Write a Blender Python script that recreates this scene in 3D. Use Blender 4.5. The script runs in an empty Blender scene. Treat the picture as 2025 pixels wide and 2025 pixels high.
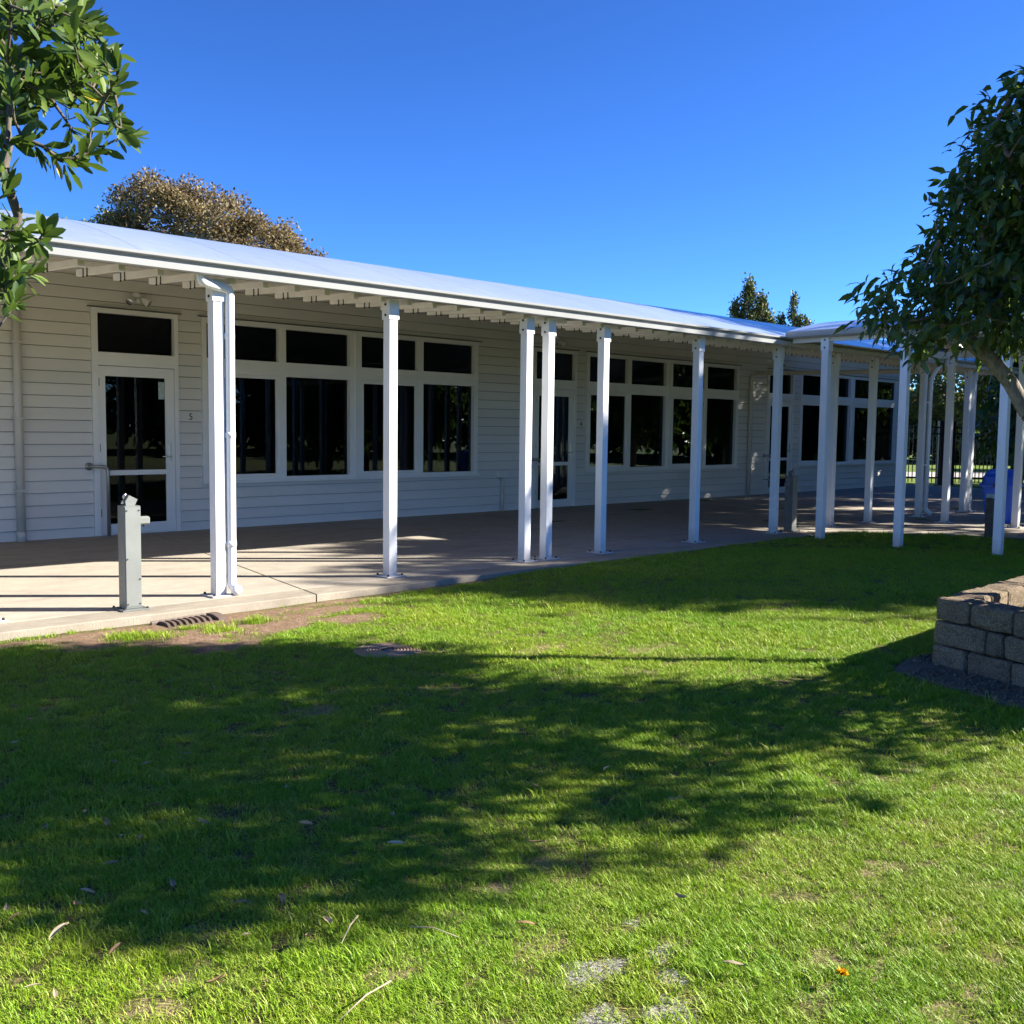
import bpy, bmesh, math, random
import numpy as np
from mathutils import Vector, Matrix
R = math.radians
rng = np.random.default_rng(7)
random.seed(7)
SC = bpy.context.scene
COL = SC.collection

# ------------------------------------------------------------------ camera
# world: X along the facade (to the right, away), Y into the building, Z up; the camera stands at x=y=0 on the lawn
H_CAM = 1.45
YAW, PITCH, ROLL = R(46), R(4.6), R(0.7)
SU, CU = math.sin(YAW), math.cos(YAW)
def fac(a, b, z=0.0):                      # a = metres right of the camera, b = metres ahead of it
    return Vector((a * SU + b * CU, -a * CU + b * SU, z))
fwd = fac(0, math.cos(PITCH), -math.sin(PITCH))
r0 = fac(1, 0, 0); u0 = r0.cross(fwd)
rr = r0 * math.cos(ROLL) + u0 * math.sin(ROLL); uu = u0 * math.cos(ROLL) - r0 * math.sin(ROLL)
cam = bpy.data.objects.new('camera', bpy.data.cameras.new('camera'))
COL.objects.link(cam)
cam.data.sensor_width = 36; cam.data.lens = 36; cam.data.clip_start = 0.05; cam.data.clip_end = 3000
cam.matrix_world = Matrix(((rr.x, uu.x, -fwd.x, 0), (rr.y, uu.y, -fwd.y, 0), (rr.z, uu.z, -fwd.z, H_CAM), (0, 0, 0, 1)))
SC.camera = cam

# ------------------------------------------------------------------ sky, sun, exposure
SUN_EL = R(29.0)
TOSUN = Vector((0.779, -0.627, 0)).normalized() * math.cos(SUN_EL) + Vector((0, 0, math.sin(SUN_EL)))
w = bpy.data.worlds.new('World'); SC.world = w; w.use_nodes = True
nt = w.node_tree; nt.nodes.clear()
sky = nt.nodes.new('ShaderNodeTexSky'); sky.sky_type = 'NISHITA'; sky.sun_disc = False
sky.sun_elevation = SUN_EL; sky.sun_rotation = math.atan2(TOSUN.x, TOSUN.y)
sky.air_density = 1.0; sky.dust_density = 0.0; sky.ozone_density = 10.0; sky.altitude = 2000
hsv = nt.nodes.new('ShaderNodeGamma'); hsv.inputs['Gamma'].default_value = 1.34
bg = nt.nodes.new('ShaderNodeBackground'); bg.inputs['Strength'].default_value = 0.042
wo = nt.nodes.new('ShaderNodeOutputWorld')
nt.links.new(sky.outputs[0], hsv.inputs['Color']); nt.links.new(hsv.outputs[0], bg.inputs[0]); nt.links.new(bg.outputs[0], wo.inputs[0])
sl = bpy.data.lights.new('sun', 'SUN'); sl.energy = 5.0; sl.angle = R(0.53); sl.color = (1.0, 0.93, 0.82)
so = bpy.data.objects.new('sun', sl); COL.objects.link(so)
so.rotation_euler = (-TOSUN).to_track_quat('-Z', 'Y').to_euler(); so.location = (30, -25, 30)
SC.view_settings.view_transform = 'Standard'; SC.view_settings.look = 'None'
SC.view_settings.gamma = 1.0; SC.view_settings.exposure = 1.85; SC.view_settings.use_curve_mapping = False
SC.render.engine = 'CYCLES'
SC.cycles.use_denoising = True
SC.cycles.max_bounces = 7; SC.cycles.diffuse_bounces = 4; SC.cycles.glossy_bounces = 3; SC.cycles.transparent_max_bounces = 12
SC.cycles.caustics_reflective = False; SC.cycles.caustics_refractive = False
SC.cycles.sample_clamp_indirect = 6

# ------------------------------------------------------------------ materials
class NT:
    def __init__(s, name):
        s.m = bpy.data.materials.new(name); s.m.use_nodes = True
        s.t = s.m.node_tree; s.b = s.t.nodes['Principled BSDF']; s.out = s.t.nodes['Material Output']
    def n(s, ty, **kw):
        x = s.t.nodes.new(ty)
        for k, v in kw.items():
            if hasattr(x, k) and k not in x.inputs: setattr(x, k, v)
            else: x.inputs[k].default_value = v
        return x
    def l(s, a, b): s.t.links.new(a, b)
    def pos(s): return s.n('ShaderNodeNewGeometry').outputs['Position']
    def noise(s, scale, vec=None, detail=4.0, rough=0.55):
        x = s.n('ShaderNodeTexNoise'); x.inputs['Scale'].default_value = scale
        x.inputs['Detail'].default_value = detail; x.inputs['Roughness'].default_value = rough
        if vec is not None: s.l(vec, x.inputs['Vector'])
        return x.outputs['Fac']
    def ramp(s, fac, stops):
        x = s.n('ShaderNodeValToRGB'); e = x.color_ramp.elements
        while len(e) < len(stops): e.new(0.5)
        for q, (p, c) in zip(e, stops): q.position = p; q.color = (*c, 1)
        s.l(fac, x.inputs[0]); return x.outputs[0]
    def mix(s, f, a, b, ty='MIX'):
        x = s.n('ShaderNodeMixRGB', blend_type=ty)
        for sock, v in ((x.inputs[0], f), (x.inputs[1], a), (x.inputs[2], b)):
            if hasattr(v, 'is_output'): s.l(v, sock)
            else: sock.default_value = v if not isinstance(v, tuple) else (*v, 1)
        return x.outputs[0]
    def math(s, op, a, b=0.0, c=None):
        x = s.n('ShaderNodeMath', operation=op)
        for i, v in enumerate((a, b) if c is None else (a, b, c)):
            if hasattr(v, 'is_output'): s.l(v, x.inputs[i])
            else: x.inputs[i].default_value = v
        return x.outputs[0]
    def scale(s, vec, v):
        x = s.n('ShaderNodeVectorMath', operation='MULTIPLY'); s.l(vec, x.inputs[0]); x.inputs[1].default_value = v
        return x.outputs[0]
    def bump(s, h, strength, dist=0.01):
        x = s.n('ShaderNodeBump'); x.inputs['Strength'].default_value = strength; x.inputs['Distance'].default_value = dist
        s.l(h, x.inputs['Height']); s.l(x.outputs[0], s.b.inputs['Normal'])
    def set(s, **kw):
        for k, v in kw.items():
            k = k.replace('_', ' ')
            if hasattr(v, 'is_output'): s.l(v, s.b.inputs[k])
            else: s.b.inputs[k].default_value = (*v, 1) if isinstance(v, tuple) and len(v) == 3 else v
        return s.m

def simple(name, col, rough=0.5, var=0.08, nscale=6, bump=0.0, bscale=60, metal=0.0, objvar=0.0, spec=0.5):
    t = NT(name); p = t.pos()
    f = t.noise(nscale, p)
    lo = tuple(c * (1 - var) for c in col); hi = tuple(min(1, c * (1 + var)) for c in col)
    c = t.ramp(f, [(0.3, lo), (0.7, hi)])
    if objvar:
        oi = t.n('ShaderNodeObjectInfo').outputs['Random']
        k = t.math('MULTIPLY_ADD', oi, 2 * objvar, 1 - objvar)
        x = t.n('ShaderNodeHueSaturation'); t.l(c, x.inputs['Color']); t.l(k, x.inputs['Value']); c = x.outputs[0]
    if bump: t.bump(t.noise(bscale, p, 3), bump, 0.004)
    return t.set(Base_Color=c, Roughness=rough, Metallic=metal, Specular_IOR_Level=spec)

M = {}
M['white_paint'] = simple('white_paint', (0.80, 0.80, 0.79), 0.35, 0.03, 3, 0.05, 30)
def m_post():
    t = NT('post_paint'); p = t.pos(); sx = t.n('ShaderNodeSeparateXYZ'); t.l(p, sx.inputs[0])
    c = t.ramp(t.noise(2.0, p), [(0.3, (0.79, 0.80, 0.81)), (0.7, (0.84, 0.85, 0.86))])
    oi = t.n('ShaderNodeObjectInfo').outputs['Random']
    x = t.n('ShaderNodeHueSaturation'); t.l(c, x.inputs['Color']); t.l(t.math('MULTIPLY_ADD', oi, 0.06, 0.95), x.inputs['Value'])
    sp = t.math('MULTIPLY', t.ramp(t.math('ADD', sx.outputs[2], t.math('MULTIPLY', t.noise(26, p, 5, .7), 0.30)), [(0.16, (1, 1, 1)), (0.36, (0, 0, 0))]), 0.45)
    st = t.math('MULTIPLY', t.ramp(t.noise(7, t.scale(p, (6, 6, .6)), 5, .7), [(0.60, (0, 0, 0)), (0.75, (1, 1, 1))]), 0.10)
    c = t.mix(sp, x.outputs[0], (0.36, 0.29, 0.21)); c = t.mix(st, c, (0.45, 0.43, 0.38))
    return t.set(Base_Color=c, Roughness=0.3)
M['post_paint'] = m_post()
M['joinery'] = simple('joinery_paint', (0.82, 0.81, 0.77), 0.35, 0.03, 3, 0.03, 40)
M['gutter'] = simple('gutter_paint', (0.37, 0.38, 0.38), 0.3, 0.04, 2)
M['rafter'] = simple('rafter_paint', (0.78, 0.76, 0.72), 0.5, 0.06, 4)
M['pvc'] = simple('downpipe_plastic', (0.80, 0.80, 0.79), 0.3, 0.02, 5)
M['pipe_cream'] = simple('wall_downpipe_paint', (0.60, 0.57, 0.50), 0.4, 0.04, 5)
M['dark'] = simple('dark_bolt_steel', (0.03, 0.03, 0.03), 0.5, 0.2, 40)
M['flashing'] = simple('flashing_metal', (0.10, 0.10, 0.09), 0.5, 0.1, 8)
M['galv'] = simple('galvanised_steel', (0.19, 0.205, 0.195), 0.42, 0.10, 9, 0.05, 60, 0.35)
M['galv_lit'] = simple('galvanised_lit', (0.215, 0.23, 0.218), 0.45, 0.08, 5, 0.04, 60, 0.25)  # lighter copy of the galvanised steel; the lit look is put into its colour
M['chrome'] = simple('chrome_steel', (0.6, 0.6, 0.58), 0.25, 0.05, 10, 0, 10, 1.0)
M['rail_steel'] = simple('rail_steel', (0.36, 0.36, 0.34), 0.4, 0.1, 20, 0, 10, 0.8)
M['fence_black'] = simple('black_powdercoat', (0.012, 0.012, 0.013), 0.45, 0.1, 10)
M['bin_blue'] = simple('blue_plastic', (0.015, 0.10, 0.55), 0.4, 0.12, 4)
M['sign_white'] = simple('sign_white', (0.8, 0.8, 0.8), 0.4, 0.02, 4)
M['black_print'] = simple('black_print', (0.02, 0.02, 0.025), 0.6, 0.1, 10)
M['notice'] = simple('notice_paper', (0.42, 0.5, 0.48), 0.6, 0.25, 25)
M['interior'] = simple('unlit_interior', (0.08, 0.078, 0.075), 0.8, 0.1, 2)  # near-black colour stands in for the lack of light in the rooms
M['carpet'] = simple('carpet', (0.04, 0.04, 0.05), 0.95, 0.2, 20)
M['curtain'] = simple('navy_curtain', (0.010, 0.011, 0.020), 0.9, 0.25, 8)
M['roof_grey'] = simple('roof_steel', (0.45, 0.46, 0.47), 0.45, 0.05, 3)
M['iron'] = simple('cast_iron', (0.10, 0.07, 0.055), 0.7, 0.25, 30, 0.2, 90)
M['timber'] = simple('weathered_timber', (0.10, 0.08, 0.06), 0.8, 0.3, 14, 0.3, 60)
M['leaf_dry'] = simple('dry_leaf', (0.30, 0.19, 0.085), 0.7, 0.35, 3, 0, 10, 0, 0.35)
M['leaf_pale'] = simple('pale_dry_leaf', (0.36, 0.30, 0.18), 0.7, 0.25, 3, 0, 10, 0, 0.3)
M['twig_dry'] = simple('dry_twig', (0.34, 0.27, 0.19), 0.8, 0.3, 30)
M['petal'] = simple('yellow_petal', (0.85, 0.52, 0.01), 0.6, 0.1, 40)

def m_board():
    t = NT('weatherboard_paint'); p = t.pos()
    f = t.noise(1.3, t.scale(p, (0.5, 1, 2)))
    g = t.noise(40, t.scale(p, (0.12, 1, 3)), 5)
    c = t.ramp(f, [(0.3, (0.71, 0.685, 0.625)), (0.7, (0.765, 0.74, 0.68))])
    c = t.mix(0.10, c, t.ramp(g, [(0.3, (0.30, 0.29, 0.26)), (0.7, (0.62, 0.6, 0.55))]))
    oi = t.n('ShaderNodeObjectInfo').outputs['Random']
    x = t.n('ShaderNodeHueSaturation'); t.l(c, x.inputs['Color']); t.l(t.math('MULTIPLY_ADD', oi, 0.08, 0.96), x.inputs['Value'])
    t.bump(g, 0.12, 0.003)
    return t.set(Base_Color=x.outputs[0], Roughness=0.55)
M['board'] = m_board()

def m_roof():
    t = NT('white_roof_membrane'); p = t.pos()
    f = t.noise(0.9, t.scale(p, (1, 0.25, 1)), 5); g = t.noise(9, t.scale(p, (1, 0.3, 1)), 4)
    c = t.ramp(f, [(0.3, (0.25, 0.305, 0.40)), (0.7, (0.30, 0.355, 0.46))])
    c = t.mix(0.12, c, t.ramp(g, [(0.35, (0.24, 0.27, 0.33)), (0.65, (0.40, 0.44, 0.52))]))
    oi = t.n('ShaderNodeObjectInfo').outputs['Random']
    x = t.n('ShaderNodeHueSaturation'); t.l(c, x.inputs['Color']); t.l(t.math('MULTIPLY_ADD', oi, 0.05, 0.975), x.inputs['Value'])
    return t.set(Base_Color=x.outputs[0], Roughness=0.22, Specular_IOR_Level=0.7)
M['roof'] = m_roof()

def m_concrete(name, c0, c1, broom=False):
    t = NT(name); p = t.pos()
    big = t.noise(0.9, p, 6, 0.6); mid = t.noise(7, p, 6, 0.65); fine = t.noise(140, p, 3)
    c = t.ramp(big, [(0.3, c0), (0.7, c1)])
    c = t.mix(0.5, c, t.ramp(mid, [(0.3, tuple(v * 0.72 for v in c0)), (0.5, c0), (0.72, tuple(v * 1.2 for v in c1))]))
    c = t.mix(0.3, c, t.ramp(t.noise(2.3, t.scale(p, (.5, 1.6, 1)), 7, .7), [(0.38, tuple(v * 0.6 for v in c0)), (0.5, c1), (0.66, (c1[0] * 1.15, c1[1] * 1.1, c1[2] * .95))]))
    c = t.mix(0.25, c, t.ramp(fine, [(0.35, tuple(v * 0.6 for v in c0)), (0.65, tuple(v * 1.15 for v in c1))]))
    oi = t.n('ShaderNodeObjectInfo').outputs['Random']
    x = t.n('ShaderNodeHueSaturation'); t.l(c, x.inputs['Color']); t.l(t.math('MULTIPLY_ADD', oi, 0.12, 0.94), x.inputs['Value'])
    if broom:
        br = t.noise(30, t.scale(p, (4, 0.35, 1)), 3)
        t.bump(t.math('ADD', br, fine), 0.7, 0.006)
    else:
        t.bump(t.math('ADD', t.math('MULTIPLY', mid, 0.6), fine), 0.25, 0.003)
    return t.set(Base_Color=x.outputs[0], Roughness=0.9, Specular_IOR_Level=0.15)
M['concrete'] = m_concrete('veranda_concrete', (0.315, 0.28, 0.23), (0.415, 0.375, 0.315))
M['concrete_edge'] = m_concrete('broomed_concrete', (0.27, 0.235, 0.185), (0.37, 0.33, 0.27), True)
M['concrete_grey'] = m_concrete('footing_concrete', (0.115, 0.092, 0.066), (0.21, 0.175, 0.13))
M['subbase'] = simple('sub_base', (0.10, 0.085, 0.07), 0.95, 0.3, 20)
M['lid'] = m_concrete('pit_lid_concrete', (0.27, 0.18, 0.12), (0.40, 0.285, 0.20))
M['path'] = m_concrete('footpath_concrete', (0.33, 0.31, 0.29), (0.42, 0.40, 0.38))

def m_block():
    t = NT('split_block'); p = t.pos()
    f = t.noise(85, p, 5, 0.75); g = t.noise(11, p, 5)
    c = t.ramp(f, [(0.34, (0.045, 0.034, 0.022)), (0.5, (0.18, 0.138, 0.094)), (0.66, (0.40, 0.33, 0.235))])
    c = t.mix(0.4, c, t.ramp(g, [(0.3, (0.10, 0.074, 0.050)), (0.7, (0.26, 0.205, 0.145))]))
    oi = t.n('ShaderNodeObjectInfo').outputs['Random']
    x = t.n('ShaderNodeHueSaturation'); t.l(c, x.inputs['Color']); t.l(t.math('MULTIPLY_ADD', oi, 0.3, 0.85), x.inputs['Value'])
    t.bump(t.math('ADD', f, t.math('MULTIPLY', g, 1.5)), 0.9, 0.008)
    return t.set(Base_Color=x.outputs[0], Roughness=0.97, Specular_IOR_Level=0.1)
M['block'] = m_block()

def m_glass():
    t = NT('window_glass')
    fr = t.n('ShaderNodeFresnel'); fr.inputs['IOR'].default_value = 1.52
    gl = t.n('ShaderNodeBsdfGlossy'); gl.inputs['Roughness'].default_value = 0.0; gl.inputs['Color'].default_value = (0.9, 0.95, 1, 1)
    tr = t.n('ShaderNodeBsdfTransparent'); tr.inputs['Color'].default_value = (0.32, 0.34, 0.35, 1)
    mx = t.n('ShaderNodeMixShader'); t.l(t.math('MULTIPLY', fr.outputs[0], 0.5), mx.inputs[0]); t.l(tr.outputs[0], mx.inputs[1]); t.l(gl.outputs[0], mx.inputs[2])
    t.l(mx.outputs[0], t.out.inputs['Surface']); t.t.nodes.remove(t.b)
    return t.m
M['glass'] = m_glass()

def m_leaf(name, stops, rough=0.45, transl=0.3, tcol=(0.25, 0.42, 0.05), spec=0.5):
    t = NT(name)
    a = t.n('ShaderNodeAttribute', attribute_name='rnd').outputs['Fac']
    oi = t.n('ShaderNodeObjectInfo').outputs['Random']
    v = t.math('FRACT', t.math('ADD', a, oi))
    c = t.ramp(v, stops)
    t.set(Base_Color=c, Roughness=rough, Specular_IOR_Level=spec)
    tb = t.n('ShaderNodeBsdfTranslucent'); t.l(t.mix(0.6, c, tcol), tb.inputs['Color'])
    mx = t.n('ShaderNodeMixShader'); mx.inputs[0].default_value = transl
    t.l(t.b.outputs[0], mx.inputs[1]); t.l(tb.outputs[0], mx.inputs[2]); t.l(mx.outputs[0], t.out.inputs['Surface'])
    return t.m
M['leaf_left'] = m_leaf('glossy_green_leaf', [(0.0, (0.020, 0.050, 0.010)), (0.5, (0.048, 0.092, 0.014)), (0.9, (0.095, 0.145, 0.024)), (0.985, (0.115, 0.16, 0.03)), (0.995, (0.42, 0.30, 0.03))], 0.5, 0.2, (0.25, 0.42, 0.05), 0.3)
M['leaf_right'] = m_leaf('dark_green_leaf', [(0.0, (0.020, 0.050, 0.014)), (0.6, (0.040, 0.085, 0.020)), (0.95, (0.09, 0.15, 0.03))], 0.4, 0.22)
M['leaf_brown'] = m_leaf('bronze_foliage', [(0.0, (0.095, 0.074, 0.040)), (0.45, (0.195, 0.152, 0.090)), (0.75, (0.275, 0.215, 0.125)), (1.0, (0.20, 0.195, 0.075))], 0.8, 0.2, (0.35, 0.25, 0.1), 0.15)
M['leaf_olive'] = m_leaf('olive_foliage', [(0.0, (0.05, 0.07, 0.02)), (0.6, (0.11, 0.12, 0.035)), (1.0, (0.20, 0.16, 0.06))], 0.6, 0.2)
M['leaf_conifer'] = m_leaf('conifer_foliage', [(0.0, (0.040, 0.060, 0.020)), (0.6, (0.085, 0.095, 0.030)), (1.0, (0.15, 0.12, 0.04))], 0.6, 0.1)
M['leaf_hedge'] = m_leaf('hedge_foliage', [(0.0, (0.04, 0.08, 0.018)), (0.6, (0.09, 0.15, 0.03)), (1.0, (0.16, 0.20, 0.04))], 0.5, 0.25)
M['leaf_gold'] = m_leaf('golden_foliage', [(0.0, (0.12, 0.085, 0.03)), (0.6, (0.23, 0.165, 0.06)), (1.0, (0.33, 0.25, 0.10))], 0.6, 0.25, (0.5, 0.35, 0.1))
def m_bark(name, c0, c1):
    t = NT(name); p = t.pos()
    f = t.noise(35, t.scale(p, (1, 1, 0.35)), 5, 0.65)
    c = t.ramp(f, [(0.3, c0), (0.7, c1)]); t.bump(f, 0.8, 0.01)
    return t.set(Base_Color=c, Roughness=0.9)
M['bark'] = m_bark('grey_bark', (0.10, 0.085, 0.065), (0.27, 0.235, 0.19))
M['bark_dark'] = m_bark('dark_bark', (0.05, 0.04, 0.03), (0.13, 0.11, 0.085))

# ------------------------------------------------------------------ mesh helpers
def link(o, parent=None):
    COL.objects.link(o)
    if parent is not None:
        o.parent = parent
        o.matrix_parent_inverse = Matrix.Translation(-world_loc(parent))
    return o
def world_loc(o):
    return Vector(o.get('_wl', (0, 0, 0)))
def empty(name, loc, label=None, cat=None, group=None):
    o = bpy.data.objects.new(name, None); o.empty_display_size = 0.2
    COL.objects.link(o); o.location = loc; o['_wl'] = list(loc)
    return tag(o, label, cat, group)
def tag(o, label=None, cat=None, group=None, kind=None):
    if label: o['label'] = label
    if cat: o['category'] = cat
    if group: o['group'] = group
    if kind: o['kind'] = kind
    return o
def obj(name, me, mat=None, parent=None):
    o = bpy.data.objects.new(name, me)
    if mat is not None and not me.materials: me.materials.append(M[mat] if isinstance(mat, str) else mat)
    return link(o, parent)
def from_bm(bm, name, smooth=False):
    bmesh.ops.recalc_face_normals(bm, faces=bm.faces)
    me = bpy.data.meshes.new(name); bm.to_mesh(me); bm.free()
    if smooth: me.polygons.foreach_set('use_smooth', [True] * len(me.polygons))
    return me
def bm_box(bm, x0, x1, y0, y1, z0, z1):
    v = [bm.verts.new(p) for p in ((x0, y0, z0), (x1, y0, z0), (x1, y1, z0), (x0, y1, z0), (x0, y0, z1), (x1, y0, z1), (x1, y1, z1), (x0, y1, z1))]
    fs = []
    for q in ((0, 3, 2, 1), (4, 5, 6, 7), (0, 1, 5, 4), (1, 2, 6, 5), (2, 3, 7, 6), (3, 0, 4, 7)): fs.append(bm.faces.new([v[i] for i in q]))
    return v
def me_box(name, bounds, bev=0.0, seg=1):
    bm = bmesh.new(); bm_box(bm, *bounds)
    if bev: bmesh.ops.bevel(bm, geom=list(bm.edges), offset=bev, segments=seg, affect='EDGES', profile=0.6)
    return from_bm(bm, name)
def box(name, x0, x1, y0, y1, z0, z1, mat, parent=None, bev=0.0):
    return obj(name, me_box(name, (x0, x1, y0, y1, z0, z1), bev), mat, parent)
def boxes(name, lst, mat, parent=None):
    bm = bmesh.new()
    for b in lst: bm_box(bm, *b)
    return obj(name, from_bm(bm, name), mat, parent)
def bm_prism(bm, prof, x0, x1, axis='X'):
    """prof: closed (u,v) outline; axis X -> (x,u,v); axis Y -> (u,y,v); axis Z -> (u,v,z)"""
    def P(u, v, t): return (t, u, v) if axis == 'X' else ((u, t, v) if axis == 'Y' else (u, v, t))
    A = [bm.verts.new(P(u, v, x0)) for u, v in prof]; B = [bm.verts.new(P(u, v, x1)) for u, v in prof]
    n = len(prof)
    for i in range(n): bm.faces.new((A[i], A[(i + 1) % n], B[(i + 1) % n], B[i]))
    bm.faces.new(A[::-1]); bm.faces.new(B)
def prism(name, prof, x0, x1, mat, parent=None, axis='X'):
    bm = bmesh.new(); bm_prism(bm, prof, x0, x1, axis)
    return obj(name, from_bm(bm, name), mat, parent)
def bm_tube(bm, pts, rad, seg=10, cap=True):
    pts = [Vector(p) for p in pts]
    rads = rad if isinstance(rad, (list, tuple)) else [rad] * len(pts)
    up = Vector((0, 0, 1)); rings = []
    prev = None
    for i, p in enumerate(pts):
        d = (pts[min(i + 1, len(pts) - 1)] - pts[max(i - 1, 0)]).normalized()
        if prev is None:
            s = d.cross(up)
            if s.length < 1e-3: s = d.cross(Vector((1, 0, 0)))
            s.normalize()
        else:
            s = (prev - d * prev.dot(d))
            if s.length < 1e-4: s = d.cross(up)
            s.normalize()
        prev = s; t = s.cross(d)
        rings.append([bm.verts.new(p + (s * math.cos(a) + t * math.sin(a)) * rads[i]) for a in [2 * math.pi * k / seg for k in range(seg)]])
    for a, b in zip(rings, rings[1:]):
        for k in range(seg): bm.faces.new((a[k], a[(k + 1) % seg], b[(k + 1) % seg], b[k]))
    if cap:
        bm.faces.new(rings[0][::-1]); bm.faces.new(rings[-1])
def tube(name, pts, rad, mat, parent=None, seg=10):
    bm = bmesh.new(); bm_tube(bm, pts, rad, seg)
    return obj(name, from_bm(bm, name, True), mat, parent)
def arc_pts(pts, r=0.08, n=5):
    """round the corners of a polyline"""
    pts = [Vector(p) for p in pts]; out = [pts[0]]
    for a, b, c in zip(pts, pts[1:], pts[2:]):
        d1 = (a - b).normalized(); d2 = (c - b).normalized()
        p1 = b + d1 * r; p2 = b + d2 * r
        for i in range(n + 1):
            t = i / n; out.append((p1 * (1 - t) + b * t) * (1 - t) + (b * (1 - t) + p2 * t) * t)
    out.append(pts[-1]); return out
def mesh_np(name, verts, faces, attr=None, smooth=False):
    verts = np.ascontiguousarray(verts, dtype=np.float32); faces = np.ascontiguousarray(faces, dtype=np.int32)
    me = bpy.data.meshes.new(name); nf, k = faces.shape
    me.vertices.add(len(verts)); me.vertices.foreach_set('co', verts.ravel())
    me.loops.add(nf * k); me.loops.foreach_set('vertex_index', faces.ravel())
    me.polygons.add(nf); me.polygons.foreach_set('loop_start', np.arange(nf, dtype=np.int32) * k)
    me.polygons.foreach_set('loop_total', np.full(nf, k, dtype=np.int32))
    if smooth: me.polygons.foreach_set('use_smooth', np.ones(nf, dtype=bool))
    if attr is not None:
        a = me.attributes.new('rnd', 'FLOAT', 'POINT'); a.data.foreach_set('value', np.ascontiguousarray(attr, dtype=np.float32))
    me.update(calc_edges=True); return me
def text_mesh(s, size, depth=0.002):
    cu = bpy.data.curves.new('digit', 'FONT'); cu.body = s; cu.size = size; cu.extrude = depth; cu.align_x = 'CENTER'; cu.align_y = 'CENTER'
    o = bpy.data.objects.new('digit', cu); COL.objects.link(o)
    bpy.context.view_layer.update()
    me = bpy.data.meshes.new_from_object(o.evaluated_get(bpy.context.evaluated_depsgraph_get()))
    bpy.data.objects.remove(o); me.materials.clear(); return me

# ------------------------------------------------------------------ lawn, soil patches
def lawn_z(x, y):
    x = np.asarray(x, dtype=float); y = np.asarray(y, dtype=float)
    t = np.clip((x - 4.5) / 6.0, 0, 1)
    z = -0.065 + 0.055 * (t * t * (3 - 2 * t))
    return z + 0.010 * np.sin(x * 1.7 + y * 0.9) * np.cos(y * 1.3 - x * 0.4) + 0.004 * np.sin(5.1 * x + 1) * np.sin(4.3 * y)
PV_Y = 7.5     # outer edge of the veranda paving
# bare places: (x, y, rx, ry, depth)
DIRT = [(4.25, 6.95, .55, .30), (3.80, 6.85, .48, .34), (3.35, 6.80, .45, .34), (3.45, 6.42, .36, .18), (4.62, 6.66, .40, .20), (4.05, 6.75, .5, .2), (2.9, 7.05, .45, .25), (4.7, 7.1, .6, .17), (2.5, 7.3, .6, .12), (3.1, 7.3, .7, .2), (4.1, 7.32, .9, .2), (5.1, 7.38, .6, .12), (6.2, 7.44, .9, .07)]
PALE = [(2.08, 1.82, .11, .08), (2.17, 1.80, .07, .06), (2.40, 1.92, .06, .045), (1.95, 1.64, .09, .07), (2.10, 1.54, .11, .08), (2.32, 1.75, .06, .05), (2.24, 1.66, .06, .05)]
STRAW = [(2.08, 2.01, .11, .08), (2.54, 2.42, .12, .07), (2.28, 2.36, .08, .06), (2.42, 1.45, .10, .07), (2.47, 1.34, .09, .06), (3.32, 1.60, .10, .06), (3.10, 1.26, .10, .06),
         (2.66, 1.42, .09, .06), (2.63, 1.08, .10, .06), (3.03, 1.09, .08, .06), (2.71, 1.29, .08, .05), (2.80, 1.05, .09, .06), (1.2, 2.55, .15, .08), (1.35, 2.75, .12, .07),
         (4.45, 5.3, .25, .12), (3.0, 4.6, .2, .12), (1.1, 2.45, .14, .06), (1.7, 2.2, .12, .07), (2.0, 2.3, .1, .06), (5.6, 4.4, .3, .12), (5.0, 4.9, .3, .1)]
def ell(x, y, lst):
    m = np.full_like(x, -9.0)
    for (a, b, rx, ry) in lst: m = np.maximum(m, 1 - np.sqrt(((x - a) / rx) ** 2 + ((y - b) / ry) ** 2))
    return m
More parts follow.
